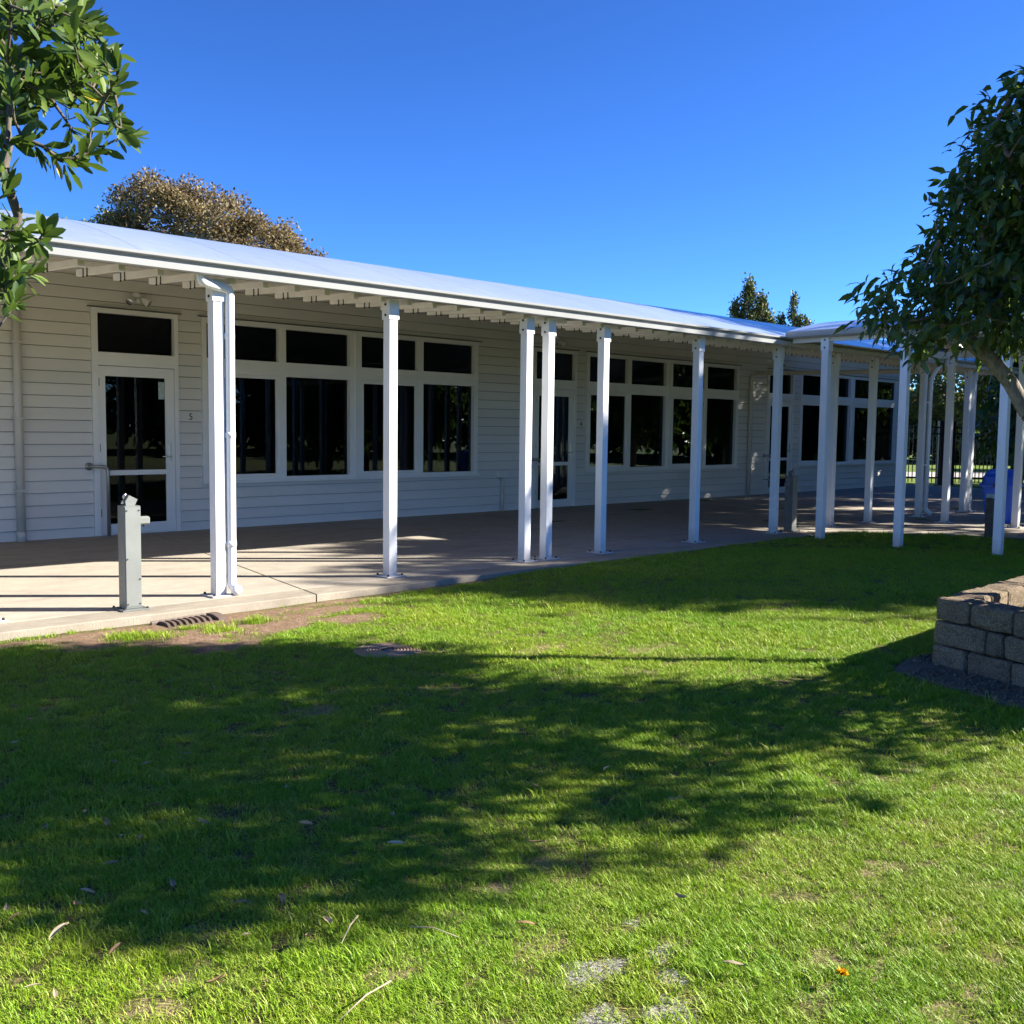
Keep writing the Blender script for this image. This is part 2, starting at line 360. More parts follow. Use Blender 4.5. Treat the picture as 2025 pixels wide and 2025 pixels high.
def m_lawn():
    t = NT('lawn_soil'); p = t.pos()
    n1 = t.noise(3.0, p, 6, 0.6); n2 = t.noise(55, p, 5, 0.65); n3 = t.noise(0.35, p, 3)
    c = t.ramp(n2, [(0.3, (0.035, 0.034, 0.012)), (0.5, (0.095, 0.095, 0.028)), (0.72, (0.27, 0.23, 0.095))])
    far = t.ramp(n1, [(0.3, (0.10, 0.155, 0.020)), (0.7, (0.155, 0.21, 0.035))])
    sx = t.n('ShaderNodeSeparateXYZ'); t.l(p, sx.inputs[0])
    dist = t.math('SQRT', t.math('ADD', t.math('POWER', sx.outputs[0], 2), t.math('POWER', sx.outputs[1], 2)))
    c = t.mix(t.ramp(t.math('DIVIDE', dist, 40), [(0.38, (0, 0, 0)), (0.55, (1, 1, 1))]), c, far)
    def mask(lst, wob):
        acc = None
        for (a, b, rx, ry) in lst:
            dx = t.math('DIVIDE', t.math('SUBTRACT', sx.outputs[0], a), rx); dy = t.math('DIVIDE', t.math('SUBTRACT', sx.outputs[1], b), ry)
            d = t.math('SUBTRACT', 1.0, t.math('SQRT', t.math('ADD', t.math('MULTIPLY', dx, dx), t.math('MULTIPLY', dy, dy))))
            acc = d if acc is None else t.math('MAXIMUM', acc, d)
        nn = t.noise(9, p, 5, 0.7)
        v = t.math('ADD', acc, t.math('MULTIPLY', t.math('SUBTRACT', nn, 0.5), wob))
        return t.ramp(v, [(0.02, (0, 0, 0)), (0.45, (1, 1, 1))])
    soil = t.ramp(t.noise(24, p, 6, 0.7), [(0.3, (0.125, 0.078, 0.047)), (0.55, (0.235, 0.155, 0.10)), (0.78, (0.37, 0.28, 0.195))])
    pale = t.ramp(t.noise(90, p, 5, 0.75), [(0.35, (0.07, 0.065, 0.06)), (0.5, (0.26, 0.25, 0.23)), (0.62, (0.55, 0.54, 0.52))])
    straw = t.ramp(t.noise(70, p, 5, 0.7), [(0.3, (0.13, 0.10, 0.05)), (0.6, (0.30, 0.24, 0.13)), (0.8, (0.42, 0.35, 0.20))])
    c = t.mix(mask(DIRT, 1.1), c, soil); c = t.mix(t.math('MULTIPLY', mask(STRAW, 2.4), 0.7), c, straw); c = t.mix(t.math('MULTIPLY', mask(PALE, 3.2), 0.8), c, pale)
    t.bump(n2, 0.9, 0.02)
    return t.set(Base_Color=c, Roughness=0.95, Specular_IOR_Level=0.2)
M['lawn'] = m_lawn()
near = np.arange(-8, 40.01, 0.35); farp = np.array([45, 55, 70, 100, 160, 300, 700])
gx = np.concatenate([-farp[::-1], [-30, -20, -13], near, farp]); gy = np.concatenate([-farp[::-1], [-30, -20, -13], near, farp])
GX, GY = np.meshgrid(gx, gy, indexing='ij'); GZ = lawn_z(GX, GY)
nx, ny = GX.shape; idx = np.arange(nx * ny).reshape(nx, ny)
F4 = np.stack([idx[:-1, :-1], idx[1:, :-1], idx[1:, 1:], idx[:-1, 1:]], -1).reshape(-1, 4)
tag(obj('lawn_ground', mesh_np('lawn_ground', np.stack([GX, GY, GZ], -1).reshape(-1, 3), F4, None, True), 'lawn'), 'lawn soil under the grass', None, None, 'structure')

# ------------------------------------------------------------------ veranda paving: slabs and broomed edge strip
pav = empty('paving', (8, 10, 0)); tag(pav, 'concrete veranda paving with broomed edge', None, None, 'structure')
X_L, X_R = -6.0, 30.0
box('sub_base', X_L, X_R, PV_Y + 0.03, 13.55, -0.30, -0.022, 'subbase', pav)
def slab(pts, z0, z1, mat, name='slab', parent=pav):
    bm = bmesh.new(); bm_prism(bm, pts, z0, z1, 'Z')
    top = [e for e in bm.edges if abs(e.verts[0].co.z - z1) < 1e-6 and abs(e.verts[1].co.z - z1) < 1e-6]
    bmesh.ops.bevel(bm, geom=top, offset=0.006, segments=1, affect='EDGES')
    return obj(name, from_bm(bm, name), mat, parent)
SK = 1.15 / 5.8                                   # the control joints run slightly skew to the wall
jx = [-6 + 0.0] + [-3.7, -0.9, 2.0, 4.9, 7.74, 10.6, 13.5, 16.4, 19.3, 22.2, 25.1, 28]
g = 0.005
for i, (a, b) in enumerate(zip(jx, jx[1:])):
    s0 = (7.86 - PV_Y) * SK; s1 = (13.42 - PV_Y) * SK
    slab([(a + s0 + g, 7.86), (b + s0 - g, 7.86), (b + s1 - g, 13.42), (a + s1 + g, 13.42)], -0.12, 0.0, 'concrete')
    if b <= 13.6:
        slab([(a + g, PV_Y + 0.012 * math.sin(i * 2.3)), (b - g, PV_Y + 0.012 * math.sin(i * 2.3)), (b + s0 - g, 7.853), (a + s0 + g, 7.853)], -0.26, 0.001, 'concrete_edge', 'edge_strip')
# paving under the covered walkway (a polygon that leaves the veranda to the right)
pp = [(13.62, 7.60), (14.35, 7.06), (14.85, 6.2), (15.36, 5.38), (16.2, 4.0), (17.0, 2.4), (21.5, 2.4), (21.5, 4.9), (21.5, 7.85), (13.62 + 0.09, 7.85)]
slab([(13.62, 7.62), (14.35, 7.06), (14.85, 6.2), (18.3, 6.2), (18.3, 7.845), (13.68, 7.845)], -0.2, 0.001, 'concrete', 'walkway_slab')
slab([(14.86, 6.19), (15.36, 5.38), (16.2, 4.0), (17.0, 2.4), (18.3, 2.4), (18.3, 6.19)], -0.2, 0.001, 'concrete', 'walkway_slab')
slab([(18.31, 2.4), (30, 2.4), (30, 7.845), (18.31, 7.845)], -0.2, 0.0, 'concrete', 'walkway_slab')

# ------------------------------------------------------------------ classroom building
YW = 13.30
BL = empty('classroom_building', (12, 13.3, 0), 'long single-storey classroom block clad in pale grey weatherboards', 'building')
DOORS = [5.29, 13.30, 21.10]; DW = 1.18
WINS = [6.81, 14.77, 22.60]; WW = 5.15
Z0, EX, NROW = -0.032, 0.153, 24
ZWB, ZTOP = 0.655, 2.95
XA, XB = -5.0, 28.05
def board(x0, x1, z, z0=None, z1=None):
    a_, b_ = max(z + .007, z0 or -9), min(z + EX, z1 or 9)
    yf = lambda q: YW - 0.034 + 0.022 * (q - z - .007) / (EX - .007)
    return prism('weatherboard', [(yf(a_), a_), (yf(b_), b_), (YW + 0.012, b_), (YW + 0.012, a_)], x0, x1, 'board', BL)
low, mid = [], []
cur = XA
for d in DOORS: low.append((cur, d)); cur = d + DW
low.append((cur, XB))
cur = XA
for d, wi in zip(DOORS, WINS): mid += [(cur, d), (d + DW, wi)]; cur = wi + WW
mid.append((cur, XB))
top = [(XA, 1.9), (1.9, 7.4), (7.4, 12.6), (12.6, 17.6), (17.6, 22.9), (22.9, XB)]
for k in range(NROW):
    z = Z0 + k * EX
    if z + EX <= ZWB: segs = [(a, b, .002, None) for a, b in low]
    elif z < ZWB: segs = [(a, b, None, None) for a, b in mid] + [(w_, w_ + WW, None, ZWB - .012) for w_ in WINS]
    elif z + EX <= ZTOP: segs = [(a, b, None, None) for a, b in mid]
    elif z < ZTOP: segs = [(a, b, None, None) for a, b in mid] + [(w_, w_ + WW, ZTOP + .013, None) for w_ in WINS] + [(d, d + DW, ZTOP + .013, None) for d in DOORS]
    else: segs = [(a, b, None, None) for a, b in top]
    for (a, b, q0, q1) in segs:
        cuts = [a]
        if b - a > 5.2: cuts.append(a + (b - a) * (0.35 + 0.3 * ((k * 7919) % 13) / 13))
        cuts.append(b)
        for u, v in zip(cuts, cuts[1:]): board(u + (0.0015 if u != a else 0), v - (0.0015 if v != b else 0), z, q0, q1)
core = [(a, b, YW + 0.013, YW + 0.12, -0.02, ZWB) for a, b in low] + [(a, b, YW + 0.013, YW + 0.12, ZWB, ZTOP) for a, b in mid] + [(XA, XB, YW + 0.013, YW + 0.12, ZTOP, 3.55)]
core += [(XA, XA + .12, YW + .12, 20, -.02, 3.55), (XB - .12, XB, YW + .12, 20, -.02, 3.55), (XA, XB, 20, 20.12, -.02, 3.55)]
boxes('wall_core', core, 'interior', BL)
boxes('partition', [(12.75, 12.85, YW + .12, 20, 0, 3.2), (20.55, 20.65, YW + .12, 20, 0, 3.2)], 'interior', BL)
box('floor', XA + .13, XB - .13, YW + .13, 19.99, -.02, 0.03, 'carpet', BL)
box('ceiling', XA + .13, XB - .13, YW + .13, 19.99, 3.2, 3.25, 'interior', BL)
# end wall weatherboards (gable end facing away to the right) and corner boards
for k in range(NROW):
    z = max(Z0 + k * EX, .0)
    prism('weatherboard', [(XB - 0.012, z + .007), (XB + 0.034, z + .007), (XB + 0.012, z + EX), (XB - 0.012, z + EX)], YW + 0.01, 20.1, 'board', BL, 'Y')
box('corner_board', XB - 0.05, XB + 0.035, YW - 0.034, YW + 0.009, 0.0, 3.55, 'board', BL)
bm = bmesh.new()
bm_prism(bm, [(12.9, 3.56), (16.9, 4.32), (20.6, 3.56), (20.6, 3.50), (16.9, 4.24), (12.9, 3.50)], XA - .3, XB + .3)
obj('roof', from_bm(bm, 'roof'), 'roof_grey', BL)
prism('gable', [(YW + .02, 3.5505), (16.9, 4.235), (20.1, 3.5505)], XB - .1, XB - .02, 'board', BL)

def pane(x0, x1, z0, z1, parent, y=YW + 0.03, name='pane'):
    return box(name, x0, x1, y, y + 0.006, z0, z1, 'glass', parent)
YF0, YF1 = YW - 0.045, YW + 0.075
for wi, x in enumerate(WINS):
    W = empty('window', (x, YW, ZWB)); W.parent = BL; W.matrix_parent_inverse = Matrix.Translation(-world_loc(BL))
    W['label'] = ['nearest window bank beside the door numbered 5', 'middle window bank beside the door numbered 4', 'far window bank at the end of the wall'][wi]
    e = 0.004
    z_a, z_b, z_c, z_d = ZWB + 0.066, 2.185, 2.392, ZTOP - 0.075
    xs = [(0.0, 0.075), (1.215, 1.335), (2.465, 2.69), (3.81, 3.93), (5.05, WW)]
    fr = [(x + e, x + WW - e, YF0, YF1, ZWB + 0.003, z_a), (x + e, x + WW - e, YF0, YF1, z_b, z_c), (x + e, x + WW - e, YF0, YF1, z_d, ZTOP - .003)]
    for a, b in xs:
        aa = x + a + (e if a == 0 else 0); bb = x + b - (e if b == WW else 0)
        fr += [(aa, bb, YF0 + .004, YF1, z_a, z_b), (aa, bb, YF0 + .004, YF1, z_c, z_d)]
    boxes('frame', fr, 'joinery', W)
    boxes('trim', [(x + 2.56, x + 2.60, YF0 - .012, YF0 + .003, ZWB + .01, ZTOP - .01), (x + .02, x + WW - .02, YF0 - .010, YF0 - .0005, 2.27, 2.31)], 'joinery', W)
    box('head_flashing', x - 0.05, x + WW + 0.05, YW - 0.075, YW - 0.002, ZTOP + 0.002, ZTOP + 0.012, 'flashing', W)
    box('sill', x - 0.01, x + WW + 0.01, YW - 0.085, YF0 - .001, ZWB - 0.012, ZWB + 0.026, 'joinery', W)
    for k in range(4):
        a = xs[k][1]; b = xs[k + 1][0]
        pane(x + a, x + b, z_c, z_d, W)
        if k % 2 == 0:
            s = 0.045
            boxes('sash', [(x + a + .002, x + b - .002, YF0 + .012, YF0 + .055, z_a + .002, z_a + s), (x + a + .002, x + b - .002, YF0 + .012, YF0 + .055, z_b - s, z_b - .002),
                           (x + a + .002, x + a + s, YF0 + .012, YF0 + .055, z_a + s, z_b - s), (x + b - s, x + b - .002, YF0 + .012, YF0 + .055, z_a + s, z_b - s)], 'joinery', W)
            pane(x + a + s, x + b - s, z_a + s, z_b - s, W, YW - 0.005)
        else:
            pane(x + a, x + b, z_a, z_b, W)
# doors
for di, x in enumerate(DOORS):
    D = empty('door', (x, YW, 0)); D.parent = BL; D.matrix_parent_inverse = Matrix.Translation(-world_loc(BL))
    D['label'] = 'glazed white door %s' % ['numbered 5', 'numbered 4', 'beside the far window bank'][di]
    xr = x + DW
    boxes('frame', [(x + .003, x + .085, YF0, YF1, 0.004, ZTOP - .003), (xr - .06, xr - .003, YF0, YF1, 0.004, ZTOP - .003),
                    (x + .085, xr - .06, YF0, YF1, 2.215, 2.385), (x + .085, xr - .06, YF0, YF1, ZTOP - .065, ZTOP - .003), (x + .085, xr - .06, YF0 + .02, YF1, 0.004, 0.018)], 'joinery', D)
    boxes('trim', [(x + .01, xr - .01, YF0 - .010, YF0 - .0005, 2.255, 2.345)], 'joinery', D)
    box('head_flashing', x - 0.04, xr + 0.04, YW - 0.075, YW - 0.002, ZTOP + 0.002, ZTOP + 0.012, 'flashing', D)
    pane(x + .085, xr - .06, 2.385, ZTOP - .065, D)
    a, b = x + .092, xr - .066; y0, y1 = YF0 + .018, YF0 + .062
    boxes('leaf', [(a, a + .085, y0, y1, .022, 2.208), (b - .125, b, y0, y1, .022, 2.208), (a + .085, b - .125, y0, y1, .022, .15), (a + .085, b - .125, y0, y1, .79, .855), (a + .085, b - .125, y0, y1, 2.08, 2.208)], 'joinery', D)
    pane(a + .085, b - .125, .15, .79, D, YW - 0.012); pane(a + .085, b - .125, .855, 2.08, D, YW - 0.012)
    hd = box('handle', b - .085, b - .05, y0 - .008, y0 - .0005, .97, 1.20, 'chrome', D, .003)
    tube('lever', arc_pts([(b - .067, y0 - .008, 1.03), (b - .067, y0 - .055, 1.03), (b - .20, y0 - .055, 1.03)], .02, 3), .009, 'chrome', D, 8)
    for hz in (.25, 1.1, 1.95): box('hinge', a - .012, a + .006, y0 - .012, y0 - .001, hz, hz + .10, 'galv', D)
    if di == 0:
        nt_ = box('notice', b - .215, b - .13, YW - 0.0165, YW - 0.0125, 1.80, 2.03, 'notice', D)
# twin spot lamps above the doors
for x in DOORS:
    L = empty('floodlight', (x + .60, YW, 3.1)); L.parent = BL; L.matrix_parent_inverse = Matrix.Translation(-world_loc(BL))
    c = Vector((x + .60, YW - .02, 3.12))
    tube('mount', [c + Vector((0, .015, 0)), c + Vector((0, -.035, 0)), c + Vector((0, -.05, 0))], [.07, .07, .045], 'joinery', L, 16)
    tube('sensor', [c + Vector((0, -.04, -.01)), c + Vector((0, -.075, -.05)), c + Vector((0, -.085, -.085))], [.02, .035, .03], 'joinery', L, 12)
    for s in (-1, 1):
        d = Vector((s * .7, -.55, -.55)).normalized()
        q = c + Vector((s * .035, -.045, .0))
        h_ = tube('lamp_head', [q, q + d * .045, q + d * .05, q + d * .13, q + d * .15], [.018, .022, .040, .052, .055], 'joinery', L, 14)
        tube('lens', [q + d * .1505, q + d * .156], [.05, .044], 'chrome', L, 14)
# house numbers
for s, px, pz in (('5', 6.640, 1.570), ('4', 14.62, 1.570)):
    o = obj('house_number', text_mesh(s, 0.125, .0015), 'black_print', BL)
    o.rotation_euler = (R(90), 0, 0); o.location = (px, YW - .037, pz)
# downpipes on the wall, meter box and conduit
dp = tube('downpipe', [(4.375, YW - .075, 0.0), (4.375, YW - .075, 3.3)], .05, 'pipe_cream', BL, 16)
for z in (.62, 1.5, 2.43): boxes('pipe_clip', [(4.305, 4.445, YW - .13, YW - .024, z, z + .02)], 'pipe_cream', BL)
tube('pipe_shoe', [(4.375, YW - .075, 0.0), (4.375, YW - .075, .12)], .057, 'pipe_cream', BL, 16)
tube('downpipe', arc_pts([(20.36, YW - .075, 0.0), (20.36, YW - .075, 2.80), (20.36, 7.98, 2.70)], .18, 6), .05, 'pipe_cream', BL, 16)
for z in (.9, 1.95): boxes('pipe_clip', [(20.29, 20.43, YW - .13, YW - .024, z, z + .02)], 'pipe_cream', BL)
box('meter_box', 12.42, 12.66, YW - .085, YW - .024, .60, .72, 'board', BL, .006)
tube('conduit', [(12.54, YW - .06, 0.0), (12.54, YW - .06, .60)], .032, 'pipe_cream', BL, 12)
# curtains inside
for i, (a, b) in enumerate([(6.85, 7.35), (8.05, 9.4), (9.45, 10.15), (10.9, 11.9), (14.8, 16.0), (17.2, 18.2), (18.9, 19.8), (22.7, 24.2), (25.2, 27.7)]):
    n = int((b - a) * 40); xs_ = np.linspace(a, b, n)
    ys_ = YW + .20 + .035 * np.sin(xs_ * 52 + .8 * np.sin(xs_ * 9)) + .01 * np.sin(xs_ * 131)
    vv = np.concatenate([np.stack([xs_, ys_, np.full(n, .08)], 1), np.stack([xs_, ys_, np.full(n, 2.34)], 1)])
    ff = np.array([[k, k + 1, n + k + 1, n + k] for k in range(n - 1)])
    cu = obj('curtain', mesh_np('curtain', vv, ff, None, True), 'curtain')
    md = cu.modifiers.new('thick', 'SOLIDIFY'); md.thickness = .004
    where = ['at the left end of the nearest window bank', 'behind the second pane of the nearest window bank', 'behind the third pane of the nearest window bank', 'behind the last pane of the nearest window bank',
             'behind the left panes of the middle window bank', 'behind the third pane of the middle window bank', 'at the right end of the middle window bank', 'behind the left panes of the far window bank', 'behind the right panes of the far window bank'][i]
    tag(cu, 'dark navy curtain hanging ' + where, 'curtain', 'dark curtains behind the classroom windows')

# ------------------------------------------------------------------ veranda canopy
CV = empty('veranda_canopy', (8, 8, 0), 'long white arched veranda canopy on square white posts along the building', 'canopy')
GX0, GX1 = -4.0, 21.45
YM, SAG, ZE = 12.2, 0.79, 2.785
def roof_z(y): return ZE + SAG * (1 - ((YM - y) / (YM - 7.85)) ** 2)
ysam = np.concatenate([np.linspace(7.85, 10, 10), np.linspace(10.3, 13.2, 9)])
prof = [(y, roof_z(y)) for y in ysam]
pw = 0.95; k = 0; x = GX0
while x < GX1 - .05:
    x1 = min(x + pw, GX1)
    bm = bmesh.new(); n = len(prof)
    A = [[bm.verts.new((xx, y, z + dz)) for y, z in prof] for xx, dz in ((x + .0003, 0), (x1 - .0003, 0), (x1 - .0003, -.016), (x + .0003, -.016))]
    for i in range(n - 1):
        for a, b in ((0, 1), (1, 2), (2, 3), (3, 0)): bm.faces.new((A[a][i], A[b][i], A[b][i + 1], A[a][i + 1]))
    bm.faces.new([A[j][0] for j in (3, 2, 1, 0)]); bm.faces.new([A[j][-1] for j in range(4)])
    me = from_bm(bm, 'roof_panel'); me.materials.append(M['roof']); me.materials.append(M['rafter'])
    for f_ in me.polygons: f_.material_index = 1 if f_.normal.z < -.3 else 0
    obj('roof_panel', me, None, CV)
    bm = bmesh.new()
    A = [[bm.verts.new((xx, y, z + dz)) for y, z in prof] for xx, dz in ((x1 - .02, .0006), (x1 - .012, .0022), (x1 + .012, .0022), (x1 + .02, .0006))]
    for i in range(n - 1):
        for a, b in ((0, 1), (1, 2), (2, 3), (3, 0)): bm.faces.new((A[a][i], A[b][i], A[b][i + 1], A[a][i + 1]))
    bm.faces.new([A[j][0] for j in range(4)]); bm.faces.new([A[j][-1] for j in range(4)])
    obj('roof_seam', from_bm(bm, 'roof_seam'), 'roof', CV)
    x = x1; k += 1
# gutter: quad profile with a lip and a dark step, and the beam behind it
gp = [(7.90, 2.695), (7.79, 2.668), (7.766, 2.680), (7.756, 2.728), (7.80, 2.734), (7.81, 2.762), (7.745, 2.766), (7.740, 2.787), (7.775, 2.793), (7.84, 2.778), (7.90, 2.772)]
for a, b in [(-4.0, 2.1), (2.102, 8.09), (8.092, 14.1), (14.102, 21.45)]: prism('gutter', gp, a, b, 'gutter', CV)
box('edge_beam', GX0, GX1, 7.945, 7.995, 2.728, 2.775, 'rafter', CV)
box('wall_plate', GX0, GX1, YW - .08, YW - .032, 3.36, 3.46, 'rafter', CV)
# short outriggers with bolts
bmr = bmesh.new()
v = bm_box(bmr, -.02, .02, 0, .86, 0, .052)
for q in v:
    if q.co.y > .5: q.co.z += .038
me_out = from_bm(bmr, 'outrigger')
me_end = me_box('end_cleat', (-.026, .026, -.008, .03, -.004, .095))
bmr = bmesh.new()
for yy in (.62, .70): bm_tube(bmr, [(-.024, yy, .02), (-.024, yy, .085)], .005, 6); bm_tube(bmr, [(-.024, yy, .012), (-.024, yy, .022)], .009, 6)
me_bolt = from_bm(bmr, 'hanger_bolts')
xo = 3.106 - .315 * 21
while xo < GX1:
    if xo > -3.5:
        o = obj('outrigger', me_out, 'rafter', CV); o.location = (xo, 7.95, 2.648)
        for nm, m_, mm in (('end_cleat', me_end, 'rafter'), ('hanger_bolts', me_bolt, 'dark')):
            c = bpy.data.objects.new(nm, m_)
            if not m_.materials: m_.materials.append(M[mm])
            COL.objects.link(c); c.parent = o
    xo += .315
# purlin behind the outriggers carries the sheet
tube('purlin', [(GX0, 8.80, 2.79), (GX1, 8.80, 2.79)], .03, 'rafter', CV, 8)
# posts
POSTS = [-3.2, -1.32, .53, 2.39, 4.24, 6.07, 7.92, 8.26, 9.19, 11.06, 12.99, 14.60, 15.85, 17.71, 19.60, 19.83, 21.35]
S = .05
me_post = me_box('post', (-S, S, -S, S, 0, 2.66), .004)
me_plate = me_box('base_plate', (-.115, .115, -.115, .115, .001, .013), .003)
bmr = bmesh.new(); bm_box(bmr, -S - .009, S + .009, -S - .009, S + .009, 2.49, 2.672)
me_slv = from_bm(bmr, 'bracket')
bmr = bmesh.new()
for z in (2.53, 2.63):
    for p, q in (((-S - .008, 0, z), (-S - .018, 0, z)), ((S + .008, 0, z), (S + .018, 0, z))): bm_tube(bmr, [p, q], .012, 8)
for sx in (-.085, .085):
    for sy in (-.085, .085): bm_tube(bmr, [(sx, sy, .012), (sx, sy, .03)], .011, 6)
me_bolts = from_bm(bmr, 'bolts')
def arch_rafter(px, parent):
    bm = bmesh.new(); pts = []
    prev = None
    for y in np.linspace(7.95, 13.24, 16):
        z = roof_z(y) - .02
        cur = [bm.verts.new((px + dx, y, z + dz)) for dx, dz in ((-.03, -.1), (.03, -.1), (.03, 0), (-.03, 0))]
        if prev:
            for i in range(4): bm.faces.new((prev[i], prev[(i + 1) % 4], cur[(i + 1) % 4], cur[i]))
        else: bm.faces.new(cur[::-1])
        prev = cur
    bm.faces.new(prev); return obj('rafter', from_bm(bm, 'rafter'), 'rafter', parent)
def post(loc, parent, h=1.0, plate=True):
    o = obj('post', me_post, 'post_paint', parent); o.location = loc
    lst = [('bracket', me_slv, 'post_paint'), ('bolts', me_bolts, 'dark')] + ([('base_plate', me_plate, 'post_paint')] if plate else [])
    for nm, m_, mm in lst:
        c = bpy.data.objects.new(nm, m_)
        if not m_.materials: m_.materials.append(M[mm])
        COL.objects.link(c); c.parent = o
    if h != 1.0: o.scale.z = h
    return o
for i, px in enumerate(POSTS):
    post((px, 8.0, 0.0), CV); arch_rafter(px, CV)
# white downpipe strapped to the first post in view
PX, PY = 4.338, 7.955
tube('downpipe', arc_pts([(4.03, 7.85, 2.72), (4.03, 7.85, 2.625), (PX, PY - .01, 2.595), (PX, PY, 0.085), (PX + .01, PY - .07, .05)], .05, 6), .04, 'pvc', CV, 18)
tube('pipe_outlet', [(PX + .006, PY - .05, .057), (PX + .014, PY - .085, .045)], .045, 'pvc', CV, 18)
for z in (.42, 1.35, 2.18):
    tube('pipe_socket', [(PX, PY, z), (PX, PY, z + .05)], .045, 'pvc', CV, 18)
    box('pipe_clip', PX - .06, PX + .046, PY - .008, PY + .008, z + .015, z + .035, 'pvc', CV)
# second white downpipe on a far post
tube('downpipe', arc_pts([(17.95, 7.82, 2.68), (17.90, 7.9, 2.55), (17.90, 7.96, 2.40), (17.90, 7.96, .10), (17.93, 7.85, .045)], .05, 5), .04, 'pvc', CV, 14)
for z in (.9, 2.0): box('pipe_clip', 17.76, 17.945, 7.95, 7.97, z, z + .03, 'pvc', CV)

# ------------------------------------------------------------------ covered walkway at right angles
CW = empty('walkway_canopy', (14.9, 5, 0), 'second arched canopy crossing the lawn at right angles to the veranda', 'canopy')
CX0, CX1, CY0, CY1 = 12.70, 17.10, -1.0, 7.72
def rz2(x): return 2.845 + .30 * (1 - ((x - 14.9) / 2.2) ** 2)
xs2 = np.linspace(CX0 + .05, CX1 - .05, 15)
y = CY1
while y > CY0 + .05:
    y1 = max(y - 1.09, CY0); bm = bmesh.new()
    A = [[bm.verts.new((xx, yy, rz2(xx) + dz)) for xx in xs2] for yy, dz in ((y - .003, 0), (y1 + .003, 0), (y1 + .003, -.016), (y - .003, -.016))]
    n = len(xs2)
    for i in range(n - 1):
        for a, b in ((0, 1), (1, 2), (2, 3), (3, 0)): bm.faces.new((A[a][i], A[b][i], A[b][i + 1], A[a][i + 1]))
    bm.faces.new([A[j][0] for j in range(4)]); bm.faces.new([A[j][-1] for j in range(4)])
    obj('roof_panel', from_bm(bm, 'roof_panel'), 'roof', CW); y = y1
g2 = [(CX0 + .12, 2.752), (CX0 + .03, 2.755), (CX0, 2.775), (CX0 - .01, 2.815), (CX0 - .012, 2.845), (CX0 + .02, 2.85), (CX0 + .12, 2.84)]
prism('gutter', g2, CY0, CY1, 'gutter', CW, 'Y')
prism('gutter', [(2 * 14.9 - u, v_) for u, v_ in g2][::-1], CY0, CY1, 'gutter', CW, 'Y')
for px in (CX0 + .18, CX1 - .18): box('edge_beam', px - .025, px + .025, CY0, CY1 - .02, 2.70, 2.81, 'rafter', CW)
for yy in (7.19, 6.07, 4.81, 3.6, 2.4, 1.2, 0.0):
    for px in (12.88, 16.92):
        zb = float(lawn_z(px, yy)) - .02 if px < 14 else 0.0
        o = post((px, yy, zb), CW, (2.75 - zb) / 2.66, plate=px > 14)
    bm = bmesh.new(); prev = None
    for xx in np.linspace(12.88, 16.92, 13):
        z = rz2(xx) - .02
        cur = [bm.verts.new((xx, yy + dy, z + dz)) for dy, dz in ((-.025, -.08), (.025, -.08), (.025, 0), (-.025, 0))]
        if prev:
            for i in range(4): bm.faces.new((prev[i], prev[(i + 1) % 4], cur[(i + 1) % 4], cur[i]))
        else: bm.faces.new(cur[::-1])
        prev = cur
    bm.faces.new(prev); obj('rafter', from_bm(bm, 'rafter'), 'rafter', CW)

# ------------------------------------------------------------------ drinking fountains
def fountain(loc, rz, label):
    root = empty('drinking_fountain', (0, 0, 0), label, 'drinking fountain', 'galvanised drinking fountains on the paving')
    a, b, hh = .065, .065, .82
    box('pedestal', -a, a, -b, b, .012, hh, 'galv', root, .004)
    box('base_plate', -a - .045, a + .045, -b - .045, b + .045, .001, .012, 'galv', root, .002)
    box('front_panel', -a + .004, a - .004, -b - .004, -b + .0005, .03, hh - .012, 'galv_lit', root, .0015)
    bm = bmesh.new()
    for x in (-a + .016, a - .016):
        for z in (.05, .045 + .5 * (hh - .1) * (1 if x < 0 else .55), hh - .035): bm_tube(bm, [(x, -b - .0035, z), (x, -b - .009, z)], .006, 8)
    for x in (-a - .03, a + .03):
        for yq in (-b - .03, b + .03): bm_tube(bm, [(x, yq, .011), (x, yq, .024)], .009, 6)
    obj('screws', from_bm(bm, 'screws'), 'dark', root)
    hd = prism('bubbler_head', [(-.035, hh + .0005), (.035, hh + .0005), (.058, hh + .048), (-.008, hh + .082), (-.04, hh + .035)], -.028, .028, 'galv_lit', root, 'Y')
    tube('spout', arc_pts([(-.03, 0, hh + .045), (-.045, 0, hh + .075), (-.02, 0, hh + .092)], .012, 4), .009, 'chrome', root, 10)
    tube('button', [(-.036, 0, hh + .022), (-.056, 0, hh + .030)], .016, 'chrome', root, 12)
    br = box('bottle_filler', a + .0005, a + .095, -.03, .03, hh - .155, hh - .09, 'galv_lit', root, .012)
    tube('filler_nozzle', [(a + .05, 0, hh - .154), (a + .05, 0, hh - .172)], .007, 'dark', root, 8)
    root.location = loc; root.rotation_euler.z = rz
    return root
fountain((3.395, 7.835, 0.001), 0.0, 'sunlit galvanised drinking fountain post nearest the camera, with side bottle filler')
fountain((13.42, 7.98, 0.001), R(180), 'shaded grey drinking fountain post between the far veranda posts')

